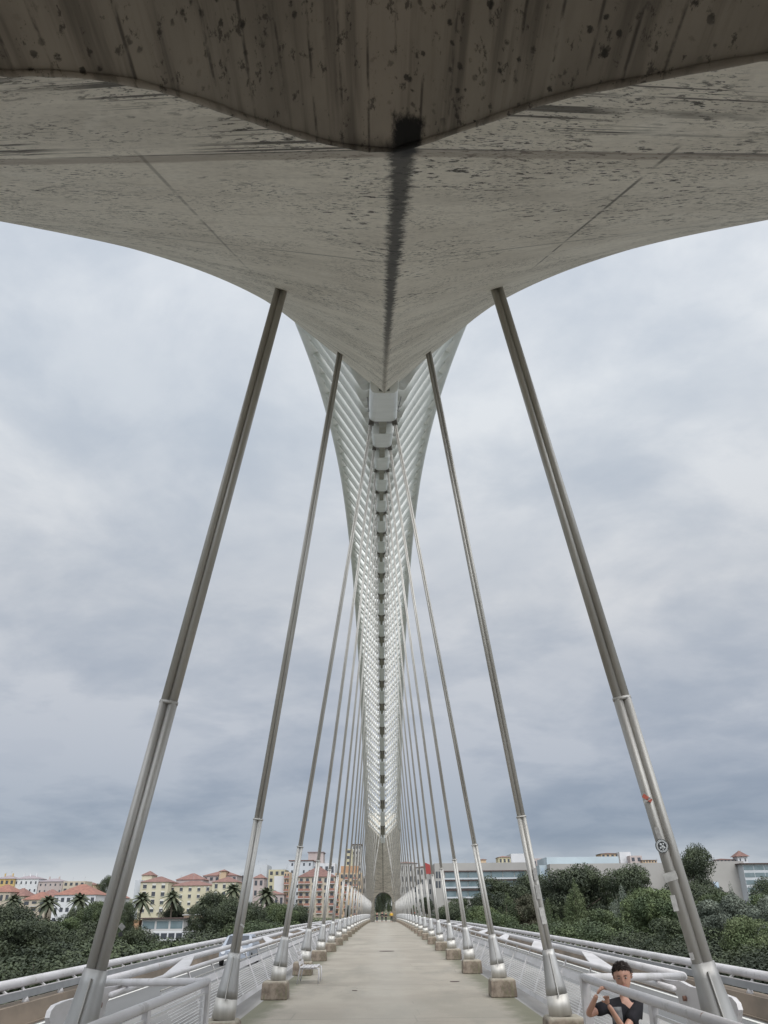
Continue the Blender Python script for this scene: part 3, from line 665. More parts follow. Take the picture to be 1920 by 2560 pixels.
patch('grey_patch', 1336, 2170, 1341, 2200, .07, 'tape_grey', 'upper grey tape patch on the second right hanger', 'tape', i=1)
patch('grey_patch', 1342, 2212, 1348, 2248, .07, 'tape_grey', 'middle grey tape patch on the second right hanger', 'tape', i=1)
patch('white_patch', 1352, 2268, 1362, 2310, .08, 'tape_white', 'lowest pale tape patch on the second right hanger', 'tape', i=1)
patch('scratched_label', 602, 2310, 610, 2318, .03, 'tape_white', 'small scratched label on the second left hanger', 'sticker', i=1, s=-1)
patch('paper_flag', 300, 2322, 309, 2312, .05, 'tape_grey', 'grey paper scrap curling off the nearest left hanger', 'sticker', s=-1)
patch('black_tag', 296, 2338, 306, 2334, .035, 'black_metal', 'small black tag on the edge of the nearest left hanger', 'tag', s=-1)

# bench and manhole covers
bx, by = -2.28, 27.3
e = empty('bench', (bx, by, deck(by)), 'white metal bench facing the walkway between the left hangers', 'bench')
g = G()
for j in range(5): g.bar((-.24+.105*j, -.62, .42+.01*(j==4)), (-.24+.105*j, .62, .42+.01*(j==4)), .085, .025)
g.build('seat', 'white_paint', e, bevel=.006)
g = G()
for j in range(3): g.bar((-.30-.045*j, -.62, .52+.13*j), (-.30-.045*j, .62, .52+.13*j), .025, .09)
g.build('backrest', 'white_paint', e, bevel=.006)
for yq in (-.52, .52):
    g = G(); g.tube([(.26,yq,.40),(.27,yq,.2),(.25,yq,0)], .02, 8); g.build('leg', 'white_paint', e, True)
    g = G(); g.tube([(-.41,yq,.86),(-.28,yq,.42),(-.36,yq,.0)], .02, 8); g.build('leg', 'white_paint', e, True)
    g = G(); g.tube([(-.28,yq,.385),(.26,yq,.385)], .018, 8); g.build('side_bar', 'white_paint', e, True)
for (x, y, r, lab) in ((.05, 45.0, .38, 'round manhole cover midway along the walkway'), (1.95, 27.0, .14, 'small dark drain cover near the right plinths'), (-.9, 24.6, .07, 'small round lid in the walkway before the bench')):
    g = G(); g.prism([(r*cos(2*pi*j/24), r*sin(2*pi*j/24), .004) for j in range(24)], (0,0,.006)); o = g.build('manhole_cover', 'roof_dark'); o.location = (x, y, deck(y)); tag(o, lab, 'manhole cover')

# car on the left roadway
def car(x, y, z, body_m, label, rz=0, sc=1.0):
    e = empty('car', (x, y, z), label, 'car', rz=rz); e.scale = (sc, sc, sc)
    prof = [(-2.1,.35),(-2.1,.75),(-1.95,.86),(-1.1,.98),(-.45,1.42),(.75,1.47),(1.45,1.30),(1.95,.98),(2.08,.9),(2.08,.35)]
    g = G(); rings = []
    for xx, k_ in ((-.84,.93),(-.80,.98),(-.5,1),(.5,1),(.80,.98),(.84,.93)):
        rings.append([(xx*(1 if zz < 1.0 else .80), yy_*k_ if abs(xx) > .82 else yy_, zz) for yy_, zz in prof])
    g.loft(rings); g.build('body', body_m, e, bevel=.05)
    g = G(); g.prism([(-.62,-1.12,1.0),(.62,-1.12,1.0),(.55,-.52,1.39),(-.55,-.52,1.39)], (0,-.02,.03)); g.build('windscreen', 'glass_dark', e)
    for s in (-1, 1):
        g = G(); g.prism([(s*.70,-.85,1.02),(s*.70,1.5,1.04),(s*.665,1.2,1.32),(s*.665,-.4,1.36)], (s*.075,0,0)); g.build('side_window', 'glass_dark', e)
        g = G(); g.tube([(s*.6,-2.08,.70),(s*.6,-2.13,.70)], .13, 12); g.build('headlight', 'headlamp', e)
        for yw in (-1.3, 1.35):
            g = G(); g.tube([(s*.70,yw,.31),(s*.87,yw,.31)], .31, 18); w = g.build('wheel', 'rubber', e)
            g = G(); g.tube([(s*.86,yw,.31),(s*.885,yw,.31)], .19, 12); g.build('rim', 'car_silver', w)
    g = G(); g.box(-.35, .35, -2.125, -2.095, .45, .6); g.build('grille', 'black_metal', e)
    return e
car(-7.6, 47.5, deck(47)-.61, 'car_silver', 'silver car driving toward the camera on the left roadway', sc=.92)
car(7.4, 236, deck(236)-.61, 'car_red', 'dark red car far along the right roadway')

# ------------------------------------------------------------------ vegetation
def leafmesh(name, clumps, n, size, flat=.0, droop=0., mm='leaf_mid'):
    # clumps: list of (centre, radius vector); n leaves spread over them; every leaf a small bent quad
    w = np.array([c[1][0]*c[1][1]+c[1][0]*c[1][2] for c in clumps], float); w /= w.sum()
    idx = rng.choice(len(clumps), n, p=w)
    C_ = np.array([c[0] for c in clumps], float)[idx]; R_ = np.array([c[1] for c in clumps], float)[idx]
    d = rng.normal(size=(n, 3)); d /= np.linalg.norm(d, axis=1)[:, None]
    rad = rng.uniform(.45, 1.06, n)**.6
    P_ = C_+d*R_*rad[:, None]
    nrm = d+rng.normal(scale=.7, size=(n, 3)); nrm /= np.linalg.norm(nrm, axis=1)[:, None]
    t_ = np.cross(nrm, rng.normal(size=(n, 3))); t_ /= np.linalg.norm(t_, axis=1)[:, None]
    t_[:, 2] -= droop; t_ /= np.linalg.norm(t_, axis=1)[:, None]
    b_ = np.cross(nrm, t_); b_ /= np.linalg.norm(b_, axis=1)[:, None]
    sz = size*rng.uniform(.6, 1.4, n)[:, None]
    a1 = P_-t_*sz*.7; a2 = P_+b_*sz*.42; a3 = P_+t_*sz*.8; a4 = P_-b_*sz*.42
    V = np.stack([a1, a2, a3, a4], 1).reshape(-1, 3)
    me = bpy.data.meshes.new(name); me.vertices.add(4*n); me.vertices.foreach_set('co', V.ravel())
    me.loops.add(4*n); me.polygons.add(n); me.loops.foreach_set('vertex_index', np.arange(4*n, dtype=np.int32))
    me.polygons.foreach_set('loop_start', np.arange(0, 4*n, 4, dtype=np.int32)); me.update(calc_edges=True); me.validate()
    me.materials.append(M[mm]); return me
def trunkmesh(h, r, limbs, lean=.04):
    g = G(); pts = [(lean*h*sin(2.2*t_)*.5, lean*h*cos(1.7*t_)*.3, h*t_) for t_ in (0,.15,.35,.6,.8,1)]
    g.tube(pts, [r*1.5, r, r*.85, r*.6, r*.4, r*.15], 9)
    for a, z0, ln, up in limbs:
        g.tube([(0,0,z0*h), (cos(a)*ln*.5, sin(a)*ln*.5, z0*h+up*.6), (cos(a)*ln, sin(a)*ln, z0*h+up)], [r*.5, r*.32, r*.1], 6)
    me = bpy.data.meshes.new('trunk'); me.from_pydata(g.v, [], g.f); me.materials.append(M['bark']); return me
KIND = {}
def kind_broad(key, mm, h=10., w=5., n=7000, seed=1, squash=1.):
    r_ = random.Random(seed); cl = []
    for i in range(46):
        a = r_.uniform(0, 2*pi); zf = r_.uniform(-.8, 1.0); rr = sqrt(max(.02, 1-zf*zf*.92))*r_.uniform(.35, 1.02)
        c_ = (cos(a)*rr*w*.78, sin(a)*rr*w*.78, h*.56+zf*h*.36*squash)
        q = r_.uniform(.13, .27)*w; cl.append((c_, (q*1.2, q*1.2, q*.85)))
    cl.append(((0,0,h*.55), (w*.55, w*.55, h*.3)))
    if 'bush' in key: n = int(n*3)
    KIND[key] = (trunkmesh(h*.8, h*.026, [(a, .3+.08*i, w*.6, h*.2) for i, a in enumerate((.3,1.7,2.9,4.1,5.3))]), leafmesh('crown', cl, int(n*4.2) if 'bush' not in key else int(n*2.6), .075 if 'bush' in key else .13, mm=mm), h)
def kind_poplar(key, mm, h=15., w=2.6, n=6500, seed=1, spires=3):
    r_ = random.Random(seed); cl = []
    for sp_ in range(spires):
        a = 2*pi*sp_/spires+r_.random(); ox, oy = (cos(a)*w*.55, sin(a)*w*.55) if spires > 1 else (0, 0); hh = h*r_.uniform(.72, 1.0) if sp_ else h
        for i in range(18):
            t_ = (i+.5)/18; q = w*.50*sin(pi*min(.97, .18+t_*.82))**.7*r_.uniform(.7, 1.15)+.18
            cl.append(((ox*(1-t_*.5)+r_.uniform(-.3,.3)*w*.4, oy*(1-t_*.5)+r_.uniform(-.3,.3)*w*.4, hh*(.12+.86*t_)), (q, q, hh*.06)))
    KIND[key] = (trunkmesh(h*.9, h*.014, [(a, .2+.1*i, w*.4, h*.2) for i, a in enumerate((.3,2.0,3.9,5.3))], .02), leafmesh('crown', cl, int(n*3.6), .14, droop=.3, mm=mm), h)
kind_broad('broad_dark', 'leaf_dark', 10, 5.4, 9000, 3); kind_broad('broad_dark2', 'leaf_dark', 10, 4.6, 8000, 12)
kind_broad('broad_mid', 'leaf_mid', 10, 5.0, 8500, 5); kind_broad('broad_mid2', 'leaf_mid', 10, 4.2, 7500, 21)
kind_broad('broad_light', 'leaf_light', 9, 4.6, 7500, 8); kind_broad('bush', 'leaf_mid', 5, 4.2, 6500, 9, .8)
kind_broad('bush_dark', 'leaf_dark', 5, 4.4, 6500, 14, .8); kind_broad('willow', 'leaf_silver', 10, 4.2, 8500, 17)
kind_broad('brown', 'leaf_brown', 10, 3.8, 7500, 31)
kind_poplar('poplar', 'leaf_mid', 15, 4.2, 9000, 4); kind_poplar('poplar_light', 'leaf_light', 15, 3.6, 8000, 6); kind_poplar('poplar_silver', 'leaf_silver', 15, 4.4, 9000, 7)
tw = {'broad_dark':'dense dark tree','broad_dark2':'round-crowned tree','broad_mid':'full green tree','broad_mid2':'bushy green tree','broad_light':'light green leafy tree','bush':'low spreading green shrub','bush_dark':'low dark shrub','willow':'silvery grey-green willow','brown':'brownish leaved tree','poplar':'upright green poplar','poplar_light':'light green pointed poplar','poplar_silver':'silvery pointed poplar'}
usedl = set()
def tree(key, px, ytop, Yd, hgt, where, wsc=1., group='riverside trees', zb=None):
    tm, cmesh, h = KIND[key]
    p = at(px, ytop, Yd); ztop = p.z; zg = gzf(p.x, Yd)-.4 if zb is None else zb
    H_ = max(ztop-zg, 2.0) if hgt is None else hgt
    lab = ' '.join((tw[key]+', '+where).split()[:16])
    o = empty('shrub' if 'bush' in key else 'tree', (p.x, Yd, ztop-H_), lab, 'shrub' if 'bush' in key else 'tree', group, rz=random.uniform(0, 6.28))
    sc = H_/h/1.0; o.scale = (sc*wsc, sc*wsc, sc)
    link('trunk', tm, None, o); link('crown', cmesh, None, o)
    if lab in usedl: print('DUP LABEL', lab)
    usedl.add(lab); return o
# right bank: (kind, x, y top, distance, where)
RB = [('broad_dark',1120,2262,285,'beyond the sixth right hanger, low on the bank',1),('broad_mid2',1142,2240,300,'in front of the left end of the long glazed building',.9),
('broad_dark2',1240,2188,290,'rising before the glazed building windows',1.0),('poplar',1262,2232,235,'just left of the second right hanger',1),
('broad_dark',1305,2183,300,'behind the second right hanger, reaching the upper windows',.95),('brown',1312,2232,240,'directly behind the second right hanger',1),
('broad_mid',1215,2262,225,'left of the second right hanger near the railing',1.0),('bush',1180,2296,215,'in front of the parked cars beyond the rail',1.2),
('broad_dark',1428,2166,250,'tallest and widest in front of the long blank wall',1.12),('broad_dark2',1385,2205,262,'left of the tallest dark tree on the right bank',1.1),
('poplar_light',1432,2198,205,'pointing up in front of the tallest dark tree',.8),('broad_dark2',1480,2190,258,'right shoulder of the tallest dark tree',1.05),
('broad_dark',1556,2166,245,'with a domed top, right of the tallest dark tree',.92),('poplar_silver',1536,2215,212,'between the domed tree and the rail',.8),
('poplar',1570,2228,205,'in front of the domed dark tree',.75),('broad_mid',1640,2215,190,'round and full, just left of the nearest right hanger',1.0),
('broad_mid2',1500,2268,185,'low in front, above the boy',1.1),('bush',1440,2300,175,'low on the bank left of the boy',1.4),
('bush',1350,2300,178,'low on the bank right of the second right hanger',1.3),('broad_dark',1720,2115,235,'very tall, just right of the nearest right hanger',.62),
('broad_dark2',1712,2196,215,'under the very tall tree by the nearest right hanger',1.1),('broad_dark2',1765,2206,225,'before the lone window of the blank wall',.9),
('willow',1760,2250,165,'soft and feathery right of the nearest right hanger',1.0),('broad_mid',1795,2228,200,'between the two willows on the right',.95),
('willow',1835,2238,158,'with a thin spire, left of the far right edge',.9),('poplar_silver',1818,2208,172,'slim spire above the willows',.45),
('broad_dark',1912,2196,210,'round top at the right edge before the glass wing',.75),('broad_mid2',1895,2232,180,'right of the willows near the edge',1.0),
('willow',1930,2238,150,'cut by the right edge of the picture',.9),('broad_light',1870,2285,140,'low and bright near the right edge',.9),
('broad_dark2',1690,2290,160,'low and shaded behind the nearest right hanger',1.3),('bush_dark',1600,2330,165,'at the water edge behind the boy',1.6),
('bush_dark',1760,2345,148,'at the water edge right of the nearest right hanger',1.7),('bush_dark',1850,2340,140,'at the water edge, nearest the right edge',1.7),
('bush_dark',1925,2350,135,'half outside the right edge at the water',1.6),('bush',1545,2325,185,'on the bank by the white posts',1.3),
('poplar',1375,2248,200,'right of the second right hanger',.8),('bush_dark',1260,2318,200,'beside the second right hanger at rail height',1.5),
('bush_dark',1490,2322,170,'dark and low just left of the boy',1.6),('broad_mid2',1100,2290,300,'small, left of the glazed building on the bank',.9)]
for k_, x, yt, Yd, wh, ws in RB: tree(k_, x, yt, Yd, None, 'right bank, '+wh, ws, 'trees on the right bank')
LB = [('broad_dark',10,2262,120,'at the left edge, nearest the rail',1.1),('broad_dark2',75,2288,110,'just above the rail near the left edge',1.3),
('broad_mid',40,2272,165,'behind the leftmost dark tree',1.0),('broad_dark',135,2300,118,'under the red roofs, close to the rail',1.2),
('broad_mid2',165,2290,150,'below the white house',1.2),('broad_dark2',190,2266,175,'round, left of the nearest left hanger',.8),
('broad_dark',268,2190,380,'with a domed top on the hill beside the nearest left hanger',.62),('broad_mid',262,2250,170,'touching the left side of the nearest left hanger',.9),
('broad_dark2',232,2300,130,'low beside the nearest left hanger',1.2),('bush_dark',90,2345,100,'low behind the rail at far left',1.6),('bush_dark',180,2350,105,'low behind the rail left of the nearest hanger',1.5),
('broad_dark',360,2318,150,'below the flat-roofed pavilion',1.0),('bush',420,2345,140,'low behind the rail under the pavilion',1.5),('bush_dark',480,2330,160,'low between pavilion and second left hanger',1.5),
('broad_dark2',545,2225,235,'large and round, left of the second left hanger',1.0),('broad_dark',595,2248,225,'large and round, behind the second left hanger',1.05),('broad_dark2',640,2262,230,'right of the second left hanger',1.0),
('broad_mid',690,2255,240,'between the second and third left hangers',.9),('bush',660,2300,205,'low and light between the second and third left hangers',1.5),('broad_dark',735,2262,250,'behind the third left hanger',.8),
('bush_dark',555,2320,180,'low behind the car',1.6),('bush',800,2296,285,'low on the bank beyond the fourth left hanger',1.5),('bush',750,2300,250,'low at the foot of the third left hanger',1.5),
('broad_mid2',302,2330,150,'small, just right of the nearest left hanger',.9),('bush',300,2350,120,'low at the foot of the nearest left hanger',1.5),('broad_dark2',320,2250,260,'dark, between the nearest left hanger and the white end wall',.6),
('broad_dark2',438,2258,330,'small and round before the yellow apartments',1.2),('broad_dark',500,2256,330,'small and round beside the terrace of the yellow apartments',1.1),('broad_dark2',-20,2250,140,'cut off by the left edge',1.1)]
for k_, x, yt, Yd, wh, ws in LB: tree(k_, x, yt, Yd, None, 'left bank, '+wh, ws, 'trees on the left bank')
for k_, x, yt, Yd, wh, ws in [('broad_dark',941,2215,345,'seen through the far doorway, left',.42),('broad_mid',972,2222,352,'seen through the far doorway, right',.30),('broad_dark2',957,2212,362,'seen through the far doorway, centre',.40),
  ('broad_dark2',1065,2240,352,'beyond the traffic lights',.9),('broad_mid2',1035,2262,348,'just left of the traffic lights',.8),('broad_dark2',870,2262,350,'at the bridge end among the left hangers',.8)]:
    o = tree(k_, x, yt, Yd, None, wh, ws, 'trees at the far bridge end')
# palms
def palm(px, ytop, Yd, hgt, where):
    p = at(px, ytop, Yd); o = empty('palm_tree', (p.x, Yd, p.z-hgt), 'feathery palm tree '+where, 'palm tree', 'palm trees on the far bank', rz=random.uniform(0,6))
    g = G(); zc = hgt*.82; g.tube([(0,0,0),(.1,0,hgt*.4),(.05,.1,zc)], [.34,.27,.30], 9); g.build('trunk', 'bark', o, True)
    g = G()
    for k_ in range(34):
        a = k_*2.399; el = radians(78-k_*3.6); ln = hgt*.34*random.uniform(.85,1.1)
        pts = []
        for t_ in np.linspace(0, 1, 7): pts.append(Vector((cos(a)*cos(el)*ln*t_, sin(a)*cos(el)*ln*t_, zc+sin(el)*ln*t_-ln*.55*t_*t_)))
        sd_ = Vector((-sin(a), cos(a), 0))
        for j in range(6):
            w0, w1 = [ln*.13*sin(pi*min(1,.15+q/6*.85))+.04 for q in (j, j+1)]
            for sgn in (-1, 1):
                g.add([pts[j], pts[j+1], pts[j+1]+sd_*sgn*w1-Vector((0,0,w1*.6)), pts[j]+sd_*sgn*w0-Vector((0,0,w0*.6))], [(0,1,2,3)])
    g.build('crown', 'leaf_palm', o)
for x, yt, Yd, h_, wh in [(358,2226,322,15,'left of the flat-roofed pavilion'),(434,2222,324,14,'in front of the middle of the yellow apartments'),(513,2238,330,13,'near the right end of the yellow apartments'),
    (585,2203,335,16,'behind the big tree by the second left hanger'),(38,2232,300,13,'before the red-roofed houses at far left'),(125,2232,300,15,'between the red-roofed house and the white house'),(668,2212,330,17,'between the second and third left hangers'),(203,2228,300,14,'beside the orange-roofed white house')]:
    palm(x, yt, Yd, h_, wh)
# reeds on the banks
cl = []
for _ in range(160):
    y = random.uniform(90, 300); x = 92-(y-150)*.13+random.uniform(0, 60); cl.append(((x, y, gzf(x, y)+.6), (4,4,1.3)))
for _ in range(120):
    y = random.uniform(60, 300); x = -52-random.uniform(0, 90); cl.append(((x, y, gzf(x, y)+.6), (4,4,1.3)))
for _ in range(70):
    x = random.uniform(-130, 120); y = 312+random.uniform(-6,8); cl.append(((x, y, gzf(x, y)+.6), (4,3,1.2)))
tag(link('undergrowth', leafmesh('undergrowth', cl, 110000, .30, mm='leaf_mid')), 'low green undergrowth covering the river banks', 'undergrowth', kind='stuff')

# ------------------------------------------------------------------ buildings
def building(name, label, x0, x1, yt, yb, Y, depth, wall, roof=None, rh=0, floors=0, cols=0, win=(.5,.5), wm='glass_dark', balc=None, margin=.06, cat='building', group='buildings on the far bank', wrange=(0.,1.), yaw=0, eave=.5, chim=0, rail=False, base=None, frame=False):
    a = at(x0, yt, Y); b = at(x1, yt, Y); zt = (a.z+b.z)/2; zb = at((x0+x1)/2, yb, Y).z
    zg = min(zb, gzf((a.x+b.x)/2, Y))-1.0 if base is None else base
    w = b.x-a.x; cx = (a.x+b.x)/2
    e = empty(name, (cx, Y, zg), label, cat, group, rz=yaw); H_ = zt-zg; fz0 = zb-zg; hh = w/2
    g = G(); g.box(-hh, hh, 0, depth, 0, H_); g.build('wall', 'wall_'+wall, e)
    if roof:
        rm = roof; g = G(); o_ = eave
        if rh > 0:
            r_ = min(hh, depth/2)*.9
            g.add([(-hh-o_,-o_,H_),(hh+o_,-o_,H_),(hh+o_,depth+o_,H_),(-hh-o_,depth+o_,H_),(-hh+r_,depth/2,H_+rh),(hh-r_,depth/2,H_+rh)], [(0,1,5,4),(1,2,5),(2,3,4,5),(3,0,4),(3,2,1,0)])
        else: g.box(-hh-o_, hh+o_, -o_, depth+o_, H_+.003, H_+.35)
        rf = g.build('roof', rm, e)
        for c_ in range(chim):
            g = G(); xx = lerp(-hh*.8, hh*.8, (c_+.5)/chim); g.box(xx-.35, xx+.35, depth*.35, depth*.35+.7, H_, H_+max(rh,.4)+1.1); g.build('chimney', 'wall_'+wall, rf)
    if floors and cols:
        fh = (H_-fz0)/floors; x_a = -hh+2*hh*wrange[0]; x_b = -hh+2*hh*wrange[1]; cw = (x_b-x_a)/cols
        for f in range(floors):
            for c_ in range(cols):
                xc = x_a+cw*(c_+.5); zc = fz0+fh*(f+.5); ww = cw*win[0]/2; wh_ = fh*win[1]/2
                g = G(); g.box(xc-ww, xc+ww, -.06, -.003, zc-wh_, zc+wh_); o = g.build('window', wm, e)
                if frame:
                    g = G(); g.box(xc-ww, xc+ww, -.12, -.063, zc+wh_*random.choice((.2,.55,.8)), zc+wh_); g.build('shutter', 'shutter', o)
                    g = G(); g.box(xc-ww-.1, xc+ww+.1, -.22, -.061, zc-wh_-.12, zc-wh_); g.build('sill', 'shutter', o)
                if balc and c_ in balc:
                    g = G(); g.box(xc-cw*.45, xc+cw*.45, -1.2, -.003, zc-fh*.5, zc-fh*.44); sl_ = g.build('balcony', 'wall_white', e)
                    g = G(); g.box(xc-cw*.45, xc+cw*.45, -1.2, -1.12, zc-fh*.44, zc-fh*.12); g.build('railing', 'wall_'+wall if not rail else 'brick', sl_)
    for c_ in range(random.randint(0, 2) if cat == 'building' else 0):
        g = G(); xx = random.uniform(-hh*.7, hh*.7); z0 = H_+max(rh*.8, 0); zt_ = z0+random.uniform(2.5,4)
        g.tube([(xx, depth*.5, z0-1), (xx, depth*.5, zt_)], .04, 5)
        for q in (.5, .9): g.tube([(xx-.6, depth*.5, zt_-q), (xx+.6, depth*.5, zt_-q)], .03, 4)
        g.build('aerial', 'grey_paint', e)
    return e
mat('brick', (.26,.13,.10), .85)
# far left hill
building('row_house', 'ochre terraced house with grey roof at the far left edge of the hill', -12, 37, 2197, 2232, 560, 14, 'ochre', 'roof_grey', 2.2, 2, 4, chim=2)
building('row_house', 'white terraced houses with grey roof beside the ochre one', 37, 97, 2197, 2236, 562, 14, 'white', 'roof_grey', 2.2, 2, 5, chim=3, win=(.3,.35))
building('row_house', 'white and pink terraced houses with lower grey roof', 97, 158, 2204, 2236, 560, 14, 'pinkish', 'roof_grey', 2.0, 2, 5, chim=2, win=(.3,.35))
building('apartment_block', 'flat-topped beige block right of the terraces', 159, 213, 2203, 2232, 555, 14, 'beige', None, 0, 2, 4)
building('house', 'small brick-coloured house behind the beige block', 213, 236, 2212, 2232, 570, 12, 'tan', 'roof_tile', 1.5, 1, 2)
building('house', 'beige house with red tiled roof cut by the left edge', -30, 27, 2230, 2290, 370, 14, 'beige', 'roof_red', 3.0, 2, 4)
building('house', 'beige house with balconies under a dark red roof', 18, 60, 2240, 2290, 375, 14, 'beige', 'roof_tile', 3.2, 2, 2)
building('house', 'red-roofed house with stacked blue-grey balconies', 58, 116, 2249, 2302, 360, 14, 'beige', 'roof_red', 3.0, 3, 3, balc=(1,), win=(.6,.5))
building('house', 'long house with pale wall and red roof beyond the palms', 85, 145, 2243, 2300, 385, 12, 'tan', 'roof_tile', 3.2, 2, 4)
building('house', 'white house with broad orange tiled roof and dark windows', 136, 240, 2237, 2312, 350, 16, 'white', 'roof_red', 4.0, 3, 7, win=(.55,.42))
building('house', 'white house end behind the nearest left hanger', 240, 300, 2245, 2312, 362, 14, 'white', 'roof_red', 3.0, 3, 3)
# yellow apartments
building('apartment_block', 'narrow white end block left of the yellow apartments', 338, 354, 2200, 2300, 400, 20, 'palewhite', None)
building('apartment_block', 'left tower of the yellow apartments with red tiled roof', 352, 421, 2205, 2284, 395, 20, 'cream', 'roof_tile', 2.6, 4, 3, frame=True, win=(.4,.62))
building('apartment_block', 'recessed middle of the yellow apartments under a long red roof', 421, 531, 2214, 2284, 402, 18, 'cream', 'roof_tile', 2.2, 4, 5, frame=True, win=(.34,.55))
building('apartment_block', 'right tower of the yellow apartments', 531, 592, 2205, 2284, 396, 18, 'cream', 'roof_tile', 2.4, 4, 3, frame=True, win=(.36,.62))
building('penthouse', 'small rooftop room with red roof on the left yellow tower', 355, 380, 2188, 2200, 412, 10, 'cream', 'roof_tile', 2.0, cat='rooftop room')
building('penthouse', 'long red-roofed attic above the recessed yellow block', 441, 508, 2199, 2208, 420, 14, 'pinkish', 'roof_tile', 3.0, cat='rooftop room')
building('apartment_block', 'orange-topped block peering over the right yellow tower', 508, 593, 2189, 2205, 440, 16, 'pinkish', 'roof_tile', 2.5, 1, 6)
building('penthouse', 'small turret room above the right yellow tower', 549, 565, 2178, 2192, 438, 8, 'tan', 'roof_tile', 1.0, cat='rooftop room')
e = building('pavilion', 'low white pavilion with glass front and dark flat roof on the left bank', 356, 460, 2297, 2328, 318, 14, 'palegrey', 'roof_dark', 0, 1, 3, win=(.86,.62), wm='glass_teal', eave=1.2)
building('boathouse', 'lower white storey with dark openings beneath the pavilion', 382, 458, 2328, 2352, 316, 10, 'white', None, 0, 1, 4, win=(.8,.6))
building('terrace', 'dark covered terrace right of the pavilion', 460, 535, 2288, 2322, 326, 12, 'tan', 'wall_palegrey' if 'wall_palegrey' in M else None, 0, 1, 3, win=(.7,.55), wm='roof_dark')
building('hut', 'red-brown shed left of the pavilion', 327, 348, 2300, 2330, 320, 8, 'orange', None, cat='building')
building('hut', 'small white kiosk below the terrace', 462, 505, 2328, 2350, 300, 6, 'white', None, 0, 1, 2, win=(.6,.5))
# between second and fourth hangers
building('apartment_block', 'plain white block with stepped top beside the second left hanger', 626, 668, 2162, 2255, 470, 20, 'palewhite', None)
building('apartment_block', 'lower white block right of the second left hanger', 600, 640, 2180, 2250, 480, 20, 'palewhite', None, 0, 2, 2)
building('apartment_block', 'yellowish flat-roofed block before the tall white one', 672, 714, 2174, 2245, 455, 16, 'yellowish', None, 0, 4, 3)
building('apartment_block', 'blank white gable standing in front of the yellowish block', 686, 711, 2190, 2250, 430, 12, 'white', None)
building('apartment_block', 'brick-orange balcony column left of the third hanger', 711, 724, 2180, 2262, 428, 12, 'tan', None, 0, 5, 2, rail=True, balc=(0,1))
building('house', 'grey-pink house with roof at the foot of the white blocks', 634, 660, 2195, 2245, 425, 12, 'pinkish', 'roof_tile', 2.0, 2, 2)
building('house', 'low red-roofed house with railings on the far road', 648, 710, 2236, 2268, 400, 10, 'pinkish', 'roof_tile', 1.5, 1, 5)
building('apartment_block', 'tall white block with pitched edge behind the third left hanger', 724, 782, 2152, 2262, 450, 20, 'palewhite', 'roof_tile', 0, 6, 4, win=(.3,.4))
building('stair_tower', 'square brownish rooftop tower above the apartments', 771, 808, 2131, 2155, 470, 14, 'pinkish', 'roof_grey', 0, cat='rooftop room')
building('apartment_block', 'white upper block behind the hipped roof', 782, 838, 2158, 2190, 460, 16, 'white', None, 0, 1, 4)
building('apartment_block', 'cream five-storey apartments with balconies and brown hipped roof', 746, 838, 2192, 2284, 395, 18, 'beige', 'roof_tile', 4.5, 5, 6, balc=(0,1,3,5), rail=True, win=(.5,.6))
building('apartment_block', 'brown and orange apartments behind the middle left hangers', 838, 905, 2182, 2290, 400, 20, 'tan', None, 0, 6, 6, rail=True, balc=(0,2,4), win=(.5,.55))
building('apartment_block', 'orange-topped block above the brown apartments', 852, 896, 2165, 2190, 430, 16, 'orange', None)
building('tower', 'narrow yellow tower block among the left hangers', 863, 881, 2122, 2180, 470, 14, 'yellowish', None, 0, 4, 1)
building('tower', 'pale grey tower block beside the yellow tower', 881, 903, 2112, 2180, 480, 14, 'palegrey', 'roof_dark', 0, 5, 3, win=(.4,.5))
building('apartment_block', 'pale block just left of the far concrete leg', 896, 925, 2190, 2290, 440, 16, 'palegrey', None, 0, 4, 3)
# right side
building('apartment_block', 'pale grey apartment facade with dark windows among the right hangers', 990, 1042, 2158, 2292, 420, 20, 'palegrey', 'roof_tile', 1.2, 5, 5, win=(.35,.5))
building('apartment_block', 'lower pale facade with chimneys beside the glazed building', 1040, 1088, 2168, 2292, 418, 20, 'palegrey', 'roof_tile', 1.0, 5, 5, win=(.35,.5), chim=3)
e = building('office_building', 'long pale office building with two glazed bands on the right bank', 1086, 1318, 2157, 2290, 395, 40, 'stonewall', None)
Hb = at(1200, 2157, 395).z-e.location.z
w_ = at(1318,2157,395).x-at(1086,2157,395).x
for (ya1, yb1) in ((2179,2199),(2202,2221),(2226,2246)):
    z1 = at(1200, ya1, 395).z-e.location.z; z0 = at(1200, yb1, 395).z-e.location.z; xl = at(1112, ya1, 395).x-e.location.x; xr = at(1314, ya1, 395).x-e.location.x
    n = 7
    for i in range(n):
        a = lerp(xl, xr, i/n)+.15; b = lerp(xl, xr, (i+1)/n)-.15
        g = G(); g.box(a, b, -.3, -.003, z0+.8, z1); g.build('window', 'glass_teal', e)
    g = G(); g.box(xl-.3, xr+.3, -1.0, -.003, z0+.1, z0+.75); g.build('sill_band', 'wall_palewhite', e)
    g = G(); g.box(xl-.3, xr+.3, -.8, -.003, z1+.003, z1+.45); g.build('shade', 'roof_dark', e)
for (zz_) in (2186, 2210): 
    z = at(1095, zz_, 395).z-e.location.z
    for q in (1092, 1099):
        xx = at(q, zz_, 395).x-e.location.x; g = G(); g.box(xx-.45, xx+.45, -.1, -.003, z-1.6, z+1.2); g.build('window', 'glass_dark', e)
building('penthouse', 'ochre rooftop cabin with red roof on the office building', 1246, 1276, 2143, 2160, 415, 10, 'yellowish', 'roof_tile', .8, 1, 3, cat='rooftop room')
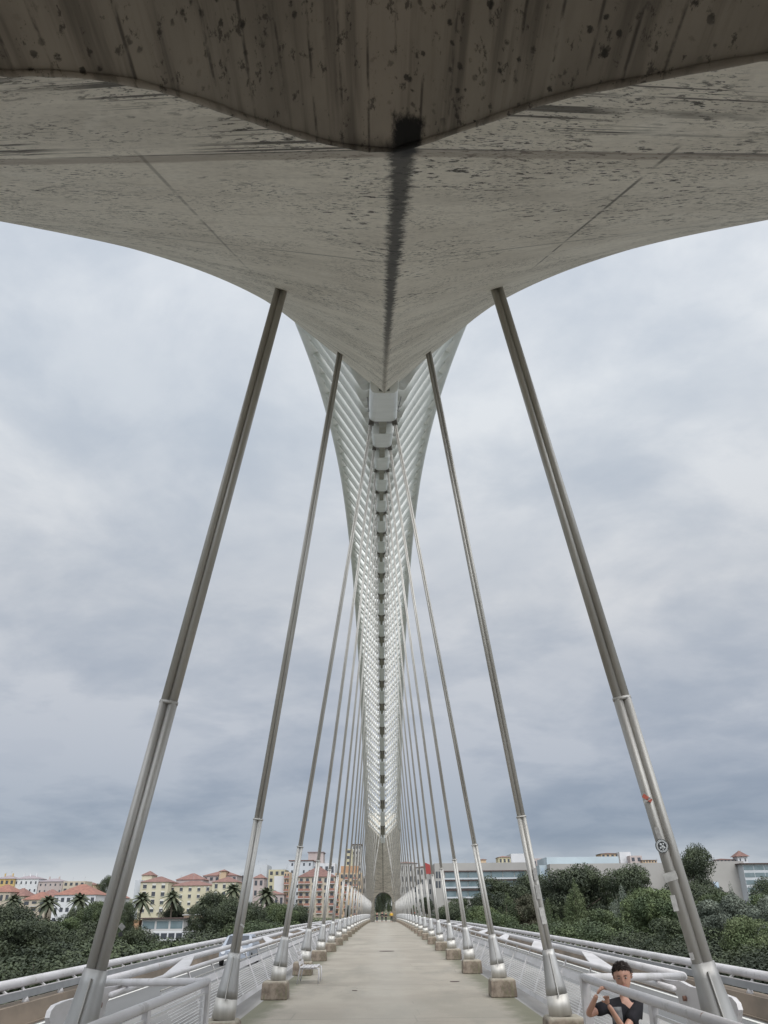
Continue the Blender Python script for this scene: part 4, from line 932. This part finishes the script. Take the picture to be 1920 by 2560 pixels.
building('apartment_block', 'white block rising behind the office building', 1277, 1330, 2134, 2170, 440, 20, 'white', None)
building('apartment_block', 'cream block right of the white one behind the second right hanger', 1328, 1358, 2146, 2200, 432, 20, 'pinkish', None, 0, 2, 2)
building('penthouse', 'tiny dark rooftop room on the office building', 1202, 1215, 2149, 2158, 420, 6, 'tan', 'roof_tile', .5, cat='rooftop room')
building('glass_stairwell', 'pale blue glazed corner between the two long buildings', 1348, 1376, 2163, 2260, 372, 16, 'paleblue', None, 0, 3, 2, win=(.6,.6), wm='glass_blue')
building('blank_wall_building', 'very long windowless stone-coloured building on the right bank', 1374, 1736, 2158, 2290, 365, 40, 'stonewall', None)
building('rooftop_hall', 'translucent pale blue rooftop hall on the long blank building', 1366, 1546, 2142, 2160, 380, 24, 'paleblue', None, cat='rooftop room')
building('penthouse', 'brown and white rooftop rooms behind the rooftop hall', 1502, 1548, 2134, 2145, 420, 10, 'tan', 'roof_tile', .6, 1, 4, cat='rooftop room')
building('penthouse', 'white rooftop block right of the rooftop hall', 1548, 1576, 2130, 2158, 415, 10, 'white', None, cat='rooftop room')
building('penthouse', 'pink-beige rooftop block beside the white one', 1574, 1604, 2139, 2158, 410, 10, 'pinkish', None, 0, 1, 2, cat='rooftop room')
building('penthouse', 'low dark rooftop sheds left of the nearest right hanger', 1606, 1642, 2150, 2158, 408, 8, 'tan', 'roof_tile', .3, 1, 5, cat='rooftop room')
e = building('blank_wall_building', 'second blank stone building with one window right of the tall tree', 1744, 1858, 2153, 2290, 330, 40, 'stonewall', None)
a = at(1782, 2205, 330); b = at(1798, 2222, 330); g = G(); g.box(a.x-e.location.x, b.x-e.location.x, -.25, -.003, b.z-e.location.z, a.z-e.location.z); g.build('window', 'glass_blue', e)
building('glass_wing', 'dark glazed wing with white floor bands at the right edge', 1856, 1960, 2160, 2290, 325, 30, 'palewhite', 'roof_dark', 0, 7, 4, win=(.94,.62), wm='glass_teal', eave=.8)
e = building('bell_tower', 'little white tower with pyramid red tiled roof on the right skyline', 1843, 1868, 2141, 2158, 360, 5, 'white', None, 0, 1, 2, win=(.25,.45))
w2 = (at(1868,2141,360).x-at(1843,2141,360).x)/2; hz = at(1855,2141,360).z-e.location.z
g = G(); g.add([(-w2-.8,-.8,hz),(w2+.8,-.8,hz),(w2+.8,5.8,hz),(-w2-.8,5.8,hz),(0,2.5,hz+2.4)], [(0,1,4),(1,2,4),(2,3,4),(3,0,4),(3,2,1,0)]); g.build('roof', 'roof_tile', e)
building('penthouse', 'white rooftop box left of the little tower', 1756, 1782, 2135, 2155, 365, 8, 'palewhite', None, cat='rooftop room')
building('penthouse', 'brown-roofed rooftop rooms beside the little tower', 1790, 1836, 2149, 2156, 362, 8, 'pinkish', 'roof_tile', .6, 1, 5, cat='rooftop room')
e = empty('red_banner', at(1073, 2172, 396), 'red angular banner on the corner of the pale facade', 'banner')
g = G(); g.prism([(-1.8,0,-2.2),(2.0,0,-2.0),(1.2,0,1.4),(-1.8,0,2.6)], (0,.3,0)); g.build('panel', 'sign_red', e)

# traffic lights and street lamps at the far end
for q, (x, y) in enumerate(((1031,2282),(1038,2282))):
    p = at(x, y, 300); e = empty('traffic_light', (p.x, 300, deck(300)-.6), '%s red traffic light at the end of the right roadway' % ('left' if q == 0 else 'right'), 'traffic light', 'traffic lights')
    h_ = p.z-e.location.z
    g = G(); g.tube([(0,0,0),(0,0,h_+.3)], .07, 8); g.build('pole', 'black_metal', e)
    g = G(); g.box(-.2, .2, -.15, .15, h_-.75, h_+.35); g.build('head', 'black_metal', e)
    g = G(); g.tube([(0,-.15,h_),(0,-.22,h_)], .19, 14); g.build('lamp', 'red_lamp', e)
for x, y, Yd, wh in ((1017,2185,330,'at the end of the bridge right of the far leg'),(1002,2262,330,'low beside the far leg on the right'),(517,2216,335,'with two arms before the yellow apartments'),(398,2276,322,'above the pavilion roof'),(872,2262,330,'behind the middle left hangers')):
    p = at(x, y, Yd); zg = gzf(p.x, Yd); e = empty('street_lamp', (p.x, Yd, zg), 'street lamp '+wh, 'street lamp', 'street lamps'); h_ = p.z-zg
    g = G(); g.tube([(0,0,0),(0,0,h_)], [.11,.06], 8); g.build('pole', 'grey_paint', e)
    for s in (-1, 1):
        g = G(); g.tube([(0,0,h_-.3),(s*.5,0,h_),(s*.8,0,h_-.05)], .04, 6); ar = g.build('arm', 'grey_paint', e)
        g = G(); g.tube([(s*.8,0,h_-.05),(s*.8,0,h_-.3)], [.08,.2], 8); g.build('lantern', 'wall_white', ar)
for x, y in ((1556,2352),(1574,2356),(1650,2353)):
    p = at(x, y, 180); zg = gzf(p.x, 180); g = G(); g.tube([(0,0,0),(0,0,2.6)], .12, 6); o = g.build('bank_post', 'wall_white'); o.location = (p.x, 180, zg)
    tag(o, {1556:'left',1574:'middle',1650:'right'}[x]+' white post standing on the right bank above the boy', 'post', 'white posts on the bank')

# ------------------------------------------------------------------ people
def skin(name, verts, edges, radii, m, parent, sub=2, root=0):
    me = bpy.data.meshes.new(name); me.from_pydata(verts, edges, []); me.materials.append(M[m])
    o = bpy.data.objects.new(name, me); COL.objects.link(o); o.parent = parent
    md = o.modifiers.new('skin', 'SKIN'); md.use_smooth_shade = True; md.branch_smoothing = .6
    for i, r in enumerate(radii):
        sv = me.skin_vertices[0].data[i]; sv.radius = r if isinstance(r, tuple) else (r, r); sv.use_root = (i == root)
    s_ = o.modifiers.new('sub', 'SUBSURF'); s_.levels = sub; s_.render_levels = sub
    return o
def far_person(x, y, shirt, trousers, label, rz=0, sc=1.):
    e = empty('person', (x, y, deck(y)), label, 'person', rz=rz); e.scale = (sc, sc, sc)
    V_ = [(0,0,.95),(0,0,1.15),(0,-.01,1.42),(0,-.01,1.50),(0,-.02,1.66),(.18,0,1.40),(.24,.02,1.12),(.23,-.08,.86),(-.18,0,1.40),(-.24,.02,1.12),(-.22,.06,.88),(.09,0,.9),(.10,-.05,.5),(.10,.02,.06),(.10,-.12,.04),(-.09,0,.9),(-.10,.06,.5),(-.10,.14,.08),(-.10,.02,.05)]
    E_ = [(0,1),(1,2),(2,3),(3,4),(2,5),(5,6),(6,7),(2,8),(8,9),(9,10),(0,11),(11,12),(12,13),(13,14),(0,15),(15,16),(16,17),(17,18)]
    R_ = [(.15,.11),(.14,.10),(.15,.10),.055,(.085,.10),.06,.045,.035,.06,.045,.035,.09,.06,.045,.04,.09,.06,.045,.04]
    skin('body', V_, E_, R_, 'skin', e, 1)
    skin('shirt', [(0,0,.92),(0,0,1.15),(0,-.01,1.42),(.19,0,1.41),(.245,.02,1.14),(-.19,0,1.41),(-.245,.02,1.14),(.235,-.07,.92),(-.225,.05,.94)], [(0,1),(1,2),(2,3),(3,4),(2,5),(5,6),(4,7),(6,8)], [(.17,.13),(.165,.12),(.165,.115),.075,.062,.075,.062,.05,.05], shirt, e, 1)
    skin('trousers', [(0,0,.95),(.095,0,.88),(.10,-.05,.5),(.10,.02,.12),(-.095,0,.88),(-.10,.06,.5),(-.10,.14,.14)], [(0,1),(1,2),(2,3),(0,4),(4,5),(5,6)], [(.16,.125),.10,.072,.06,.10,.072,.06], trousers, e, 1)
    g = G(); n = 10
    g.loft([[(.098*sin(q)*cos(2*pi*j/n), -.01+.11*sin(q)*sin(2*pi*j/n), 1.66+.12*cos(q)) for j in range(n)] for q in (.12,.5,.9,1.3,1.6)]); g.build('hair', 'hair', e, True)
def fx(px, Yd): return at(px, 2300, Yd).x
far_person(fx(942.5,170), 170, 'cloth_dark', 'cloth_blue', 'person in dark clothes with bag walking at the left of the far doorway', sc=.98)
far_person(fx(955.5,171), 171, 'cloth_dark', 'cloth_short', 'taller person in black in the middle of the far doorway', pi, 1.06)
far_person(fx(965,171), 171, 'cloth_dark', 'cloth_dark', 'shorter person in black just right of the middle of the far doorway', pi, .97)
far_person(fx(978.8,163), 163, 'cloth_yellow', 'cloth_dark', 'person in yellow shirt and dark trousers before the far doorway', pi, 1.04)

# boy leaning on the inner rail of the right stairwell
BY = 9.75
def bp(px, py, dy_=0.): return at(px, py, BY+dy_)
hc = bp(1556, 2440)
boy = empty('person', (hc.x+.02, BY, 0.0), 'dark-haired boy in a black T-shirt leaning on the white rail at lower right', 'person')
O_ = boy.location.copy()
def lp(px, py, dy_=0.): return bp(px, py, dy_)-O_
hx = lp(1556, 2440)
sh_z = lp(1556, 2502).z; hip = .72
# joints
neck = lp(1560, 2488, .02); chest = lp(1562, 2525, .02); shR = lp(1522, 2512, .0); shL = lp(1600, 2510, .03)
elR = lp(1470, 2537, -.14); wrR = lp(1492, 2487, -.30); elL = lp(1562, 2578, -.20); wrL = lp(1521, 2512, -.36)
V_ = [(chest.x, chest.y, hip), (chest.x, chest.y, .95), tuple(chest), tuple(neck), (hx.x+.003, hx.y+.015, hx.z-.09), (hx.x, hx.y+.01, hx.z),
      tuple(shR), tuple(elR), tuple(wrR), tuple(shL), tuple(elL), tuple(wrL),
      (chest.x-.08, chest.y, hip-.08), (chest.x-.09, chest.y-.03, .40), (chest.x-.09, chest.y+.02, .07), (chest.x-.09, chest.y-.12, .04),
      (chest.x+.08, chest.y, hip-.08), (chest.x+.09, chest.y-.02, .40), (chest.x+.09, chest.y+.04, .07), (chest.x+.09, chest.y-.10, .04)]
E_ = [(0,1),(1,2),(2,3),(3,4),(4,5),(2,6),(6,7),(7,8),(2,9),(9,10),(10,11),(0,12),(12,13),(13,14),(14,15),(0,16),(16,17),(17,18),(18,19)]
R_ = [(.12,.09),(.115,.085),(.12,.085),.045,(.052,.058),(.055,.06),.05,.036,.023,.05,.036,.023,.075,.05,.035,.03,.075,.05,.035,.03]
skin('body', V_, E_, R_, 'skin', boy, 2)
# head
def headmesh():
    g = G(); n = 32; rings = []
    prof = [(-.118,.018,.020,-.028),(-.108,.036,.036,-.030),(-.088,.050,.058,-.018),(-.060,.062,.078,-.006),(-.030,.069,.088,.0),(0,.074,.095,.004),(.03,.077,.100,.006),(.06,.074,.096,.010),(.09,.060,.078,.012),(.110,.036,.048,.012),(.118,.010,.014,.012)]
    for z, rx, ry, cy in prof:
        r = []
        for j in range(n):
            a = 2*pi*j/n; x = rx*cos(a); y = cy+ry*sin(a); f_ = max(0, -sin(a))
            fr = max(0., 1-abs(x)/.016)
            if -.045 < z < .012: y -= fr*.016*(1-abs(z+.025)/.04) if f_ > .5 else 0     # nose
            if f_ > .5 and abs(z-.002) < .02 and .016 < abs(x) < .046: y += .007          # eye sockets
            r.append((x, y, z))
        rings.append(r)
    g.loft(rings); return g
hd = empty('head_root', (0,0,0), None, None); bpy.data.objects.remove(hd)
head = headmesh().build('head', 'skin', boy, True); head.location = (hx.x, hx.y, hx.z); head.rotation_euler = (radians(10), radians(-4), radians(-17)); head.scale = (1.16, 1.10, 1.06)
md = head.modifiers.new('s', 'SUBSURF'); md.levels = 1; md.render_levels = 2
for s in (-1, 1):
    g = G(); n = 12
    g.loft([[(s*.030+.0135*sin(q)*cos(2*pi*j/n), -.083-.006*cos(q), .003+.0065*sin(q)*sin(2*pi*j/n)) for j in range(n)] for q in (.1,.6,1.1,1.57)]); g.build('eye', 'eye_white', head, True)
    g = G(); g.tube([(s*.030,-.086,.003),(s*.030,-.0915,.003)], .006, 10); g.build('pupil', 'eye_dark', head, True)
    g = G(); g.tube([(s*.016,-.0935,.021),(s*.032,-.0925,.026),(s*.046,-.081,.021)], [.0025,.0036,.002], 6); g.build('eyebrow', 'hair', head, True)
    g = G(); g.tube([(s*.072,.008,-.028),(s*.080,.016,-.012),(s*.083,.020,.010),(s*.076,.010,.018)], [.007,.011,.012,.006], 8); g.build('ear', 'skin', head, True)
g = G(); g.tube([(-.021,-.083,-.064),(0,-.092,-.062),(.021,-.083,-.064)], [.003,.0065,.003], 8); g.build('mouth', 'lip', head, True)
# hair cap with uneven fringe
g = G(); n = 40; rings = []
for i, q in enumerate(np.linspace(.06, 1.95, 11)):
    r = []
    for j in range(n):
        a = 2*pi*j/n; fr = max(0, -sin(a))
        qq = min(q, 1.95-.95*fr**.8+.10*sin(j*2.3)*fr-.35*abs(cos(a))**3)
        k_ = 1.0+.03*sin(j*3.7)+.02*sin(j*1.3+i)
        r.append((.0835*sin(qq)*cos(a)*k_, .010+.106*sin(qq)*sin(a)*k_, .010+.118*cos(qq)*(1+.02*sin(j*2.9))))
    rings.append(r)
g.loft(rings); o = g.build('hair', 'hair', head, True)
g = G(); rh_ = random.Random(5)
for _ in range(900):
    a = rh_.uniform(0, 2*pi); fr = max(0, -sin(a)); qm = 1.9-.95*fr**.8-.35*abs(cos(a))**3; q = qm*sqrt(rh_.random())
    n_ = Vector((sin(q)*cos(a), sin(q)*sin(a), cos(q))); p0 = Vector((.0835*n_.x, .010+.106*n_.y, .010+.118*n_.z))
    dn = Vector((cos(a)*cos(q), sin(a)*cos(q), -sin(q))); sw = n_.cross(dn)
    d_ = (dn*.8+n_*rh_.uniform(.15,.55)+sw*rh_.uniform(-.5,.5)+Vector((.25,-.1,0))).normalized(); ln = rh_.uniform(.014,.030)
    g.add([p0-sw*.0022, p0+sw*.0022, p0+d_*ln*.6+n_*.003+sw*.0014, p0+d_*ln-n_*.002], [(0,1,2,3)])
g.build('hair_strands', 'hair', head)
# T-shirt and shorts
skin('tshirt', [(chest.x, chest.y, hip-.02), (chest.x, chest.y, .95), (chest.x, chest.y, chest.z-.02), tuple(neck-Vector((0,-.008,.008))), tuple(shR), tuple(shR.lerp(elR, .70)), tuple(shL), tuple(shL.lerp(elL, .72))],
     [(0,1),(1,2),(2,3),(2,4),(4,5),(2,6),(6,7)], [(.145,.115),(.142,.112),(.148,.108),(.064,.062),.074,.064,.074,.064], 'shirt_black', boy, 2)
pc = lp(1542, 2534, -.13); g = G()
rows = [[(pc.x-.055+.11*i/6, pc.y-.015+.010*abs(i-3)**1.3*.3, pc.z+.06-.16*j/4) for i in range(7)] for j in range(5)]
g.grid(rows); o = g.build('shirt_print', 'print_grey', boy, True); sd2 = o.modifiers.new('s', 'SOLIDIFY'); sd2.thickness = .003
skin('shorts', [(chest.x, chest.y, hip+.03), (chest.x-.085, chest.y, hip-.1), (chest.x-.095, chest.y-.03, .42), (chest.x+.085, chest.y, hip-.1), (chest.x+.095, chest.y-.02, .42)], [(0,1),(1,2),(0,3),(3,4)], [(.135,.11),.10,.085,.10,.085], 'cloth_short', boy, 2)
def hand(wr, palm_dir, fdir, curl, thumb, nm='hand'):
    P0 = Vector(wr); pd = Vector(palm_dir).normalized(); fd = Vector(fdir).normalized(); sd3 = pd.cross(fd).normalized()
    V2 = [tuple(P0), tuple(P0+pd*.038), tuple(P0+pd*.062)]; E2 = [(0,1),(1,2)]; R2 = [(.020,.016),(.030,.017),(.032,.016)]
    for q, ln in ((-1.5,.058),(-.5,.068),(.5,.064),(1.5,.050)):
        b0 = P0+pd*.070+sd3*(q*.0155); a1 = b0+(pd*.8+fd*.5*curl).normalized()*ln*.42; a2 = a1+(pd*.2+fd*curl).normalized()*ln*.34; a3 = a2+(fd*curl-pd*.45).normalized()*ln*.26
        n0 = len(V2); V2 += [tuple(b0), tuple(a1), tuple(a2), tuple(a3)]; E2 += [(2,n0),(n0,n0+1),(n0+1,n0+2),(n0+2,n0+3)]; R2 += [.0085,.008,.0075,.006]
    b0 = P0+pd*.03+sd3*(thumb*.026); n0 = len(V2); V2 += [tuple(b0), tuple(b0+(sd3*thumb*.7+pd*.5+fd*.4).normalized()*.030), tuple(b0+(sd3*thumb*.5+pd*.6+fd*.8).normalized()*.054)]; E2 += [(1,n0),(n0,n0+1),(n0+1,n0+2)]; R2 += [.010,.009,.007]
    return skin(nm, V2, E2, R2, 'skin', boy, 1)
# right hand reaches up over the rail, left fist closed on the panel edge below it
tR = (lp(1503, 2470, -.32)-wrR); hand(wrR, tR, (1,.1,-.3), 1.0, 1)
tL = (lp(1517, 2497, -.38)-wrL); hand(wrL, tL, (-.3,-1,-.2), 1.2, -1)
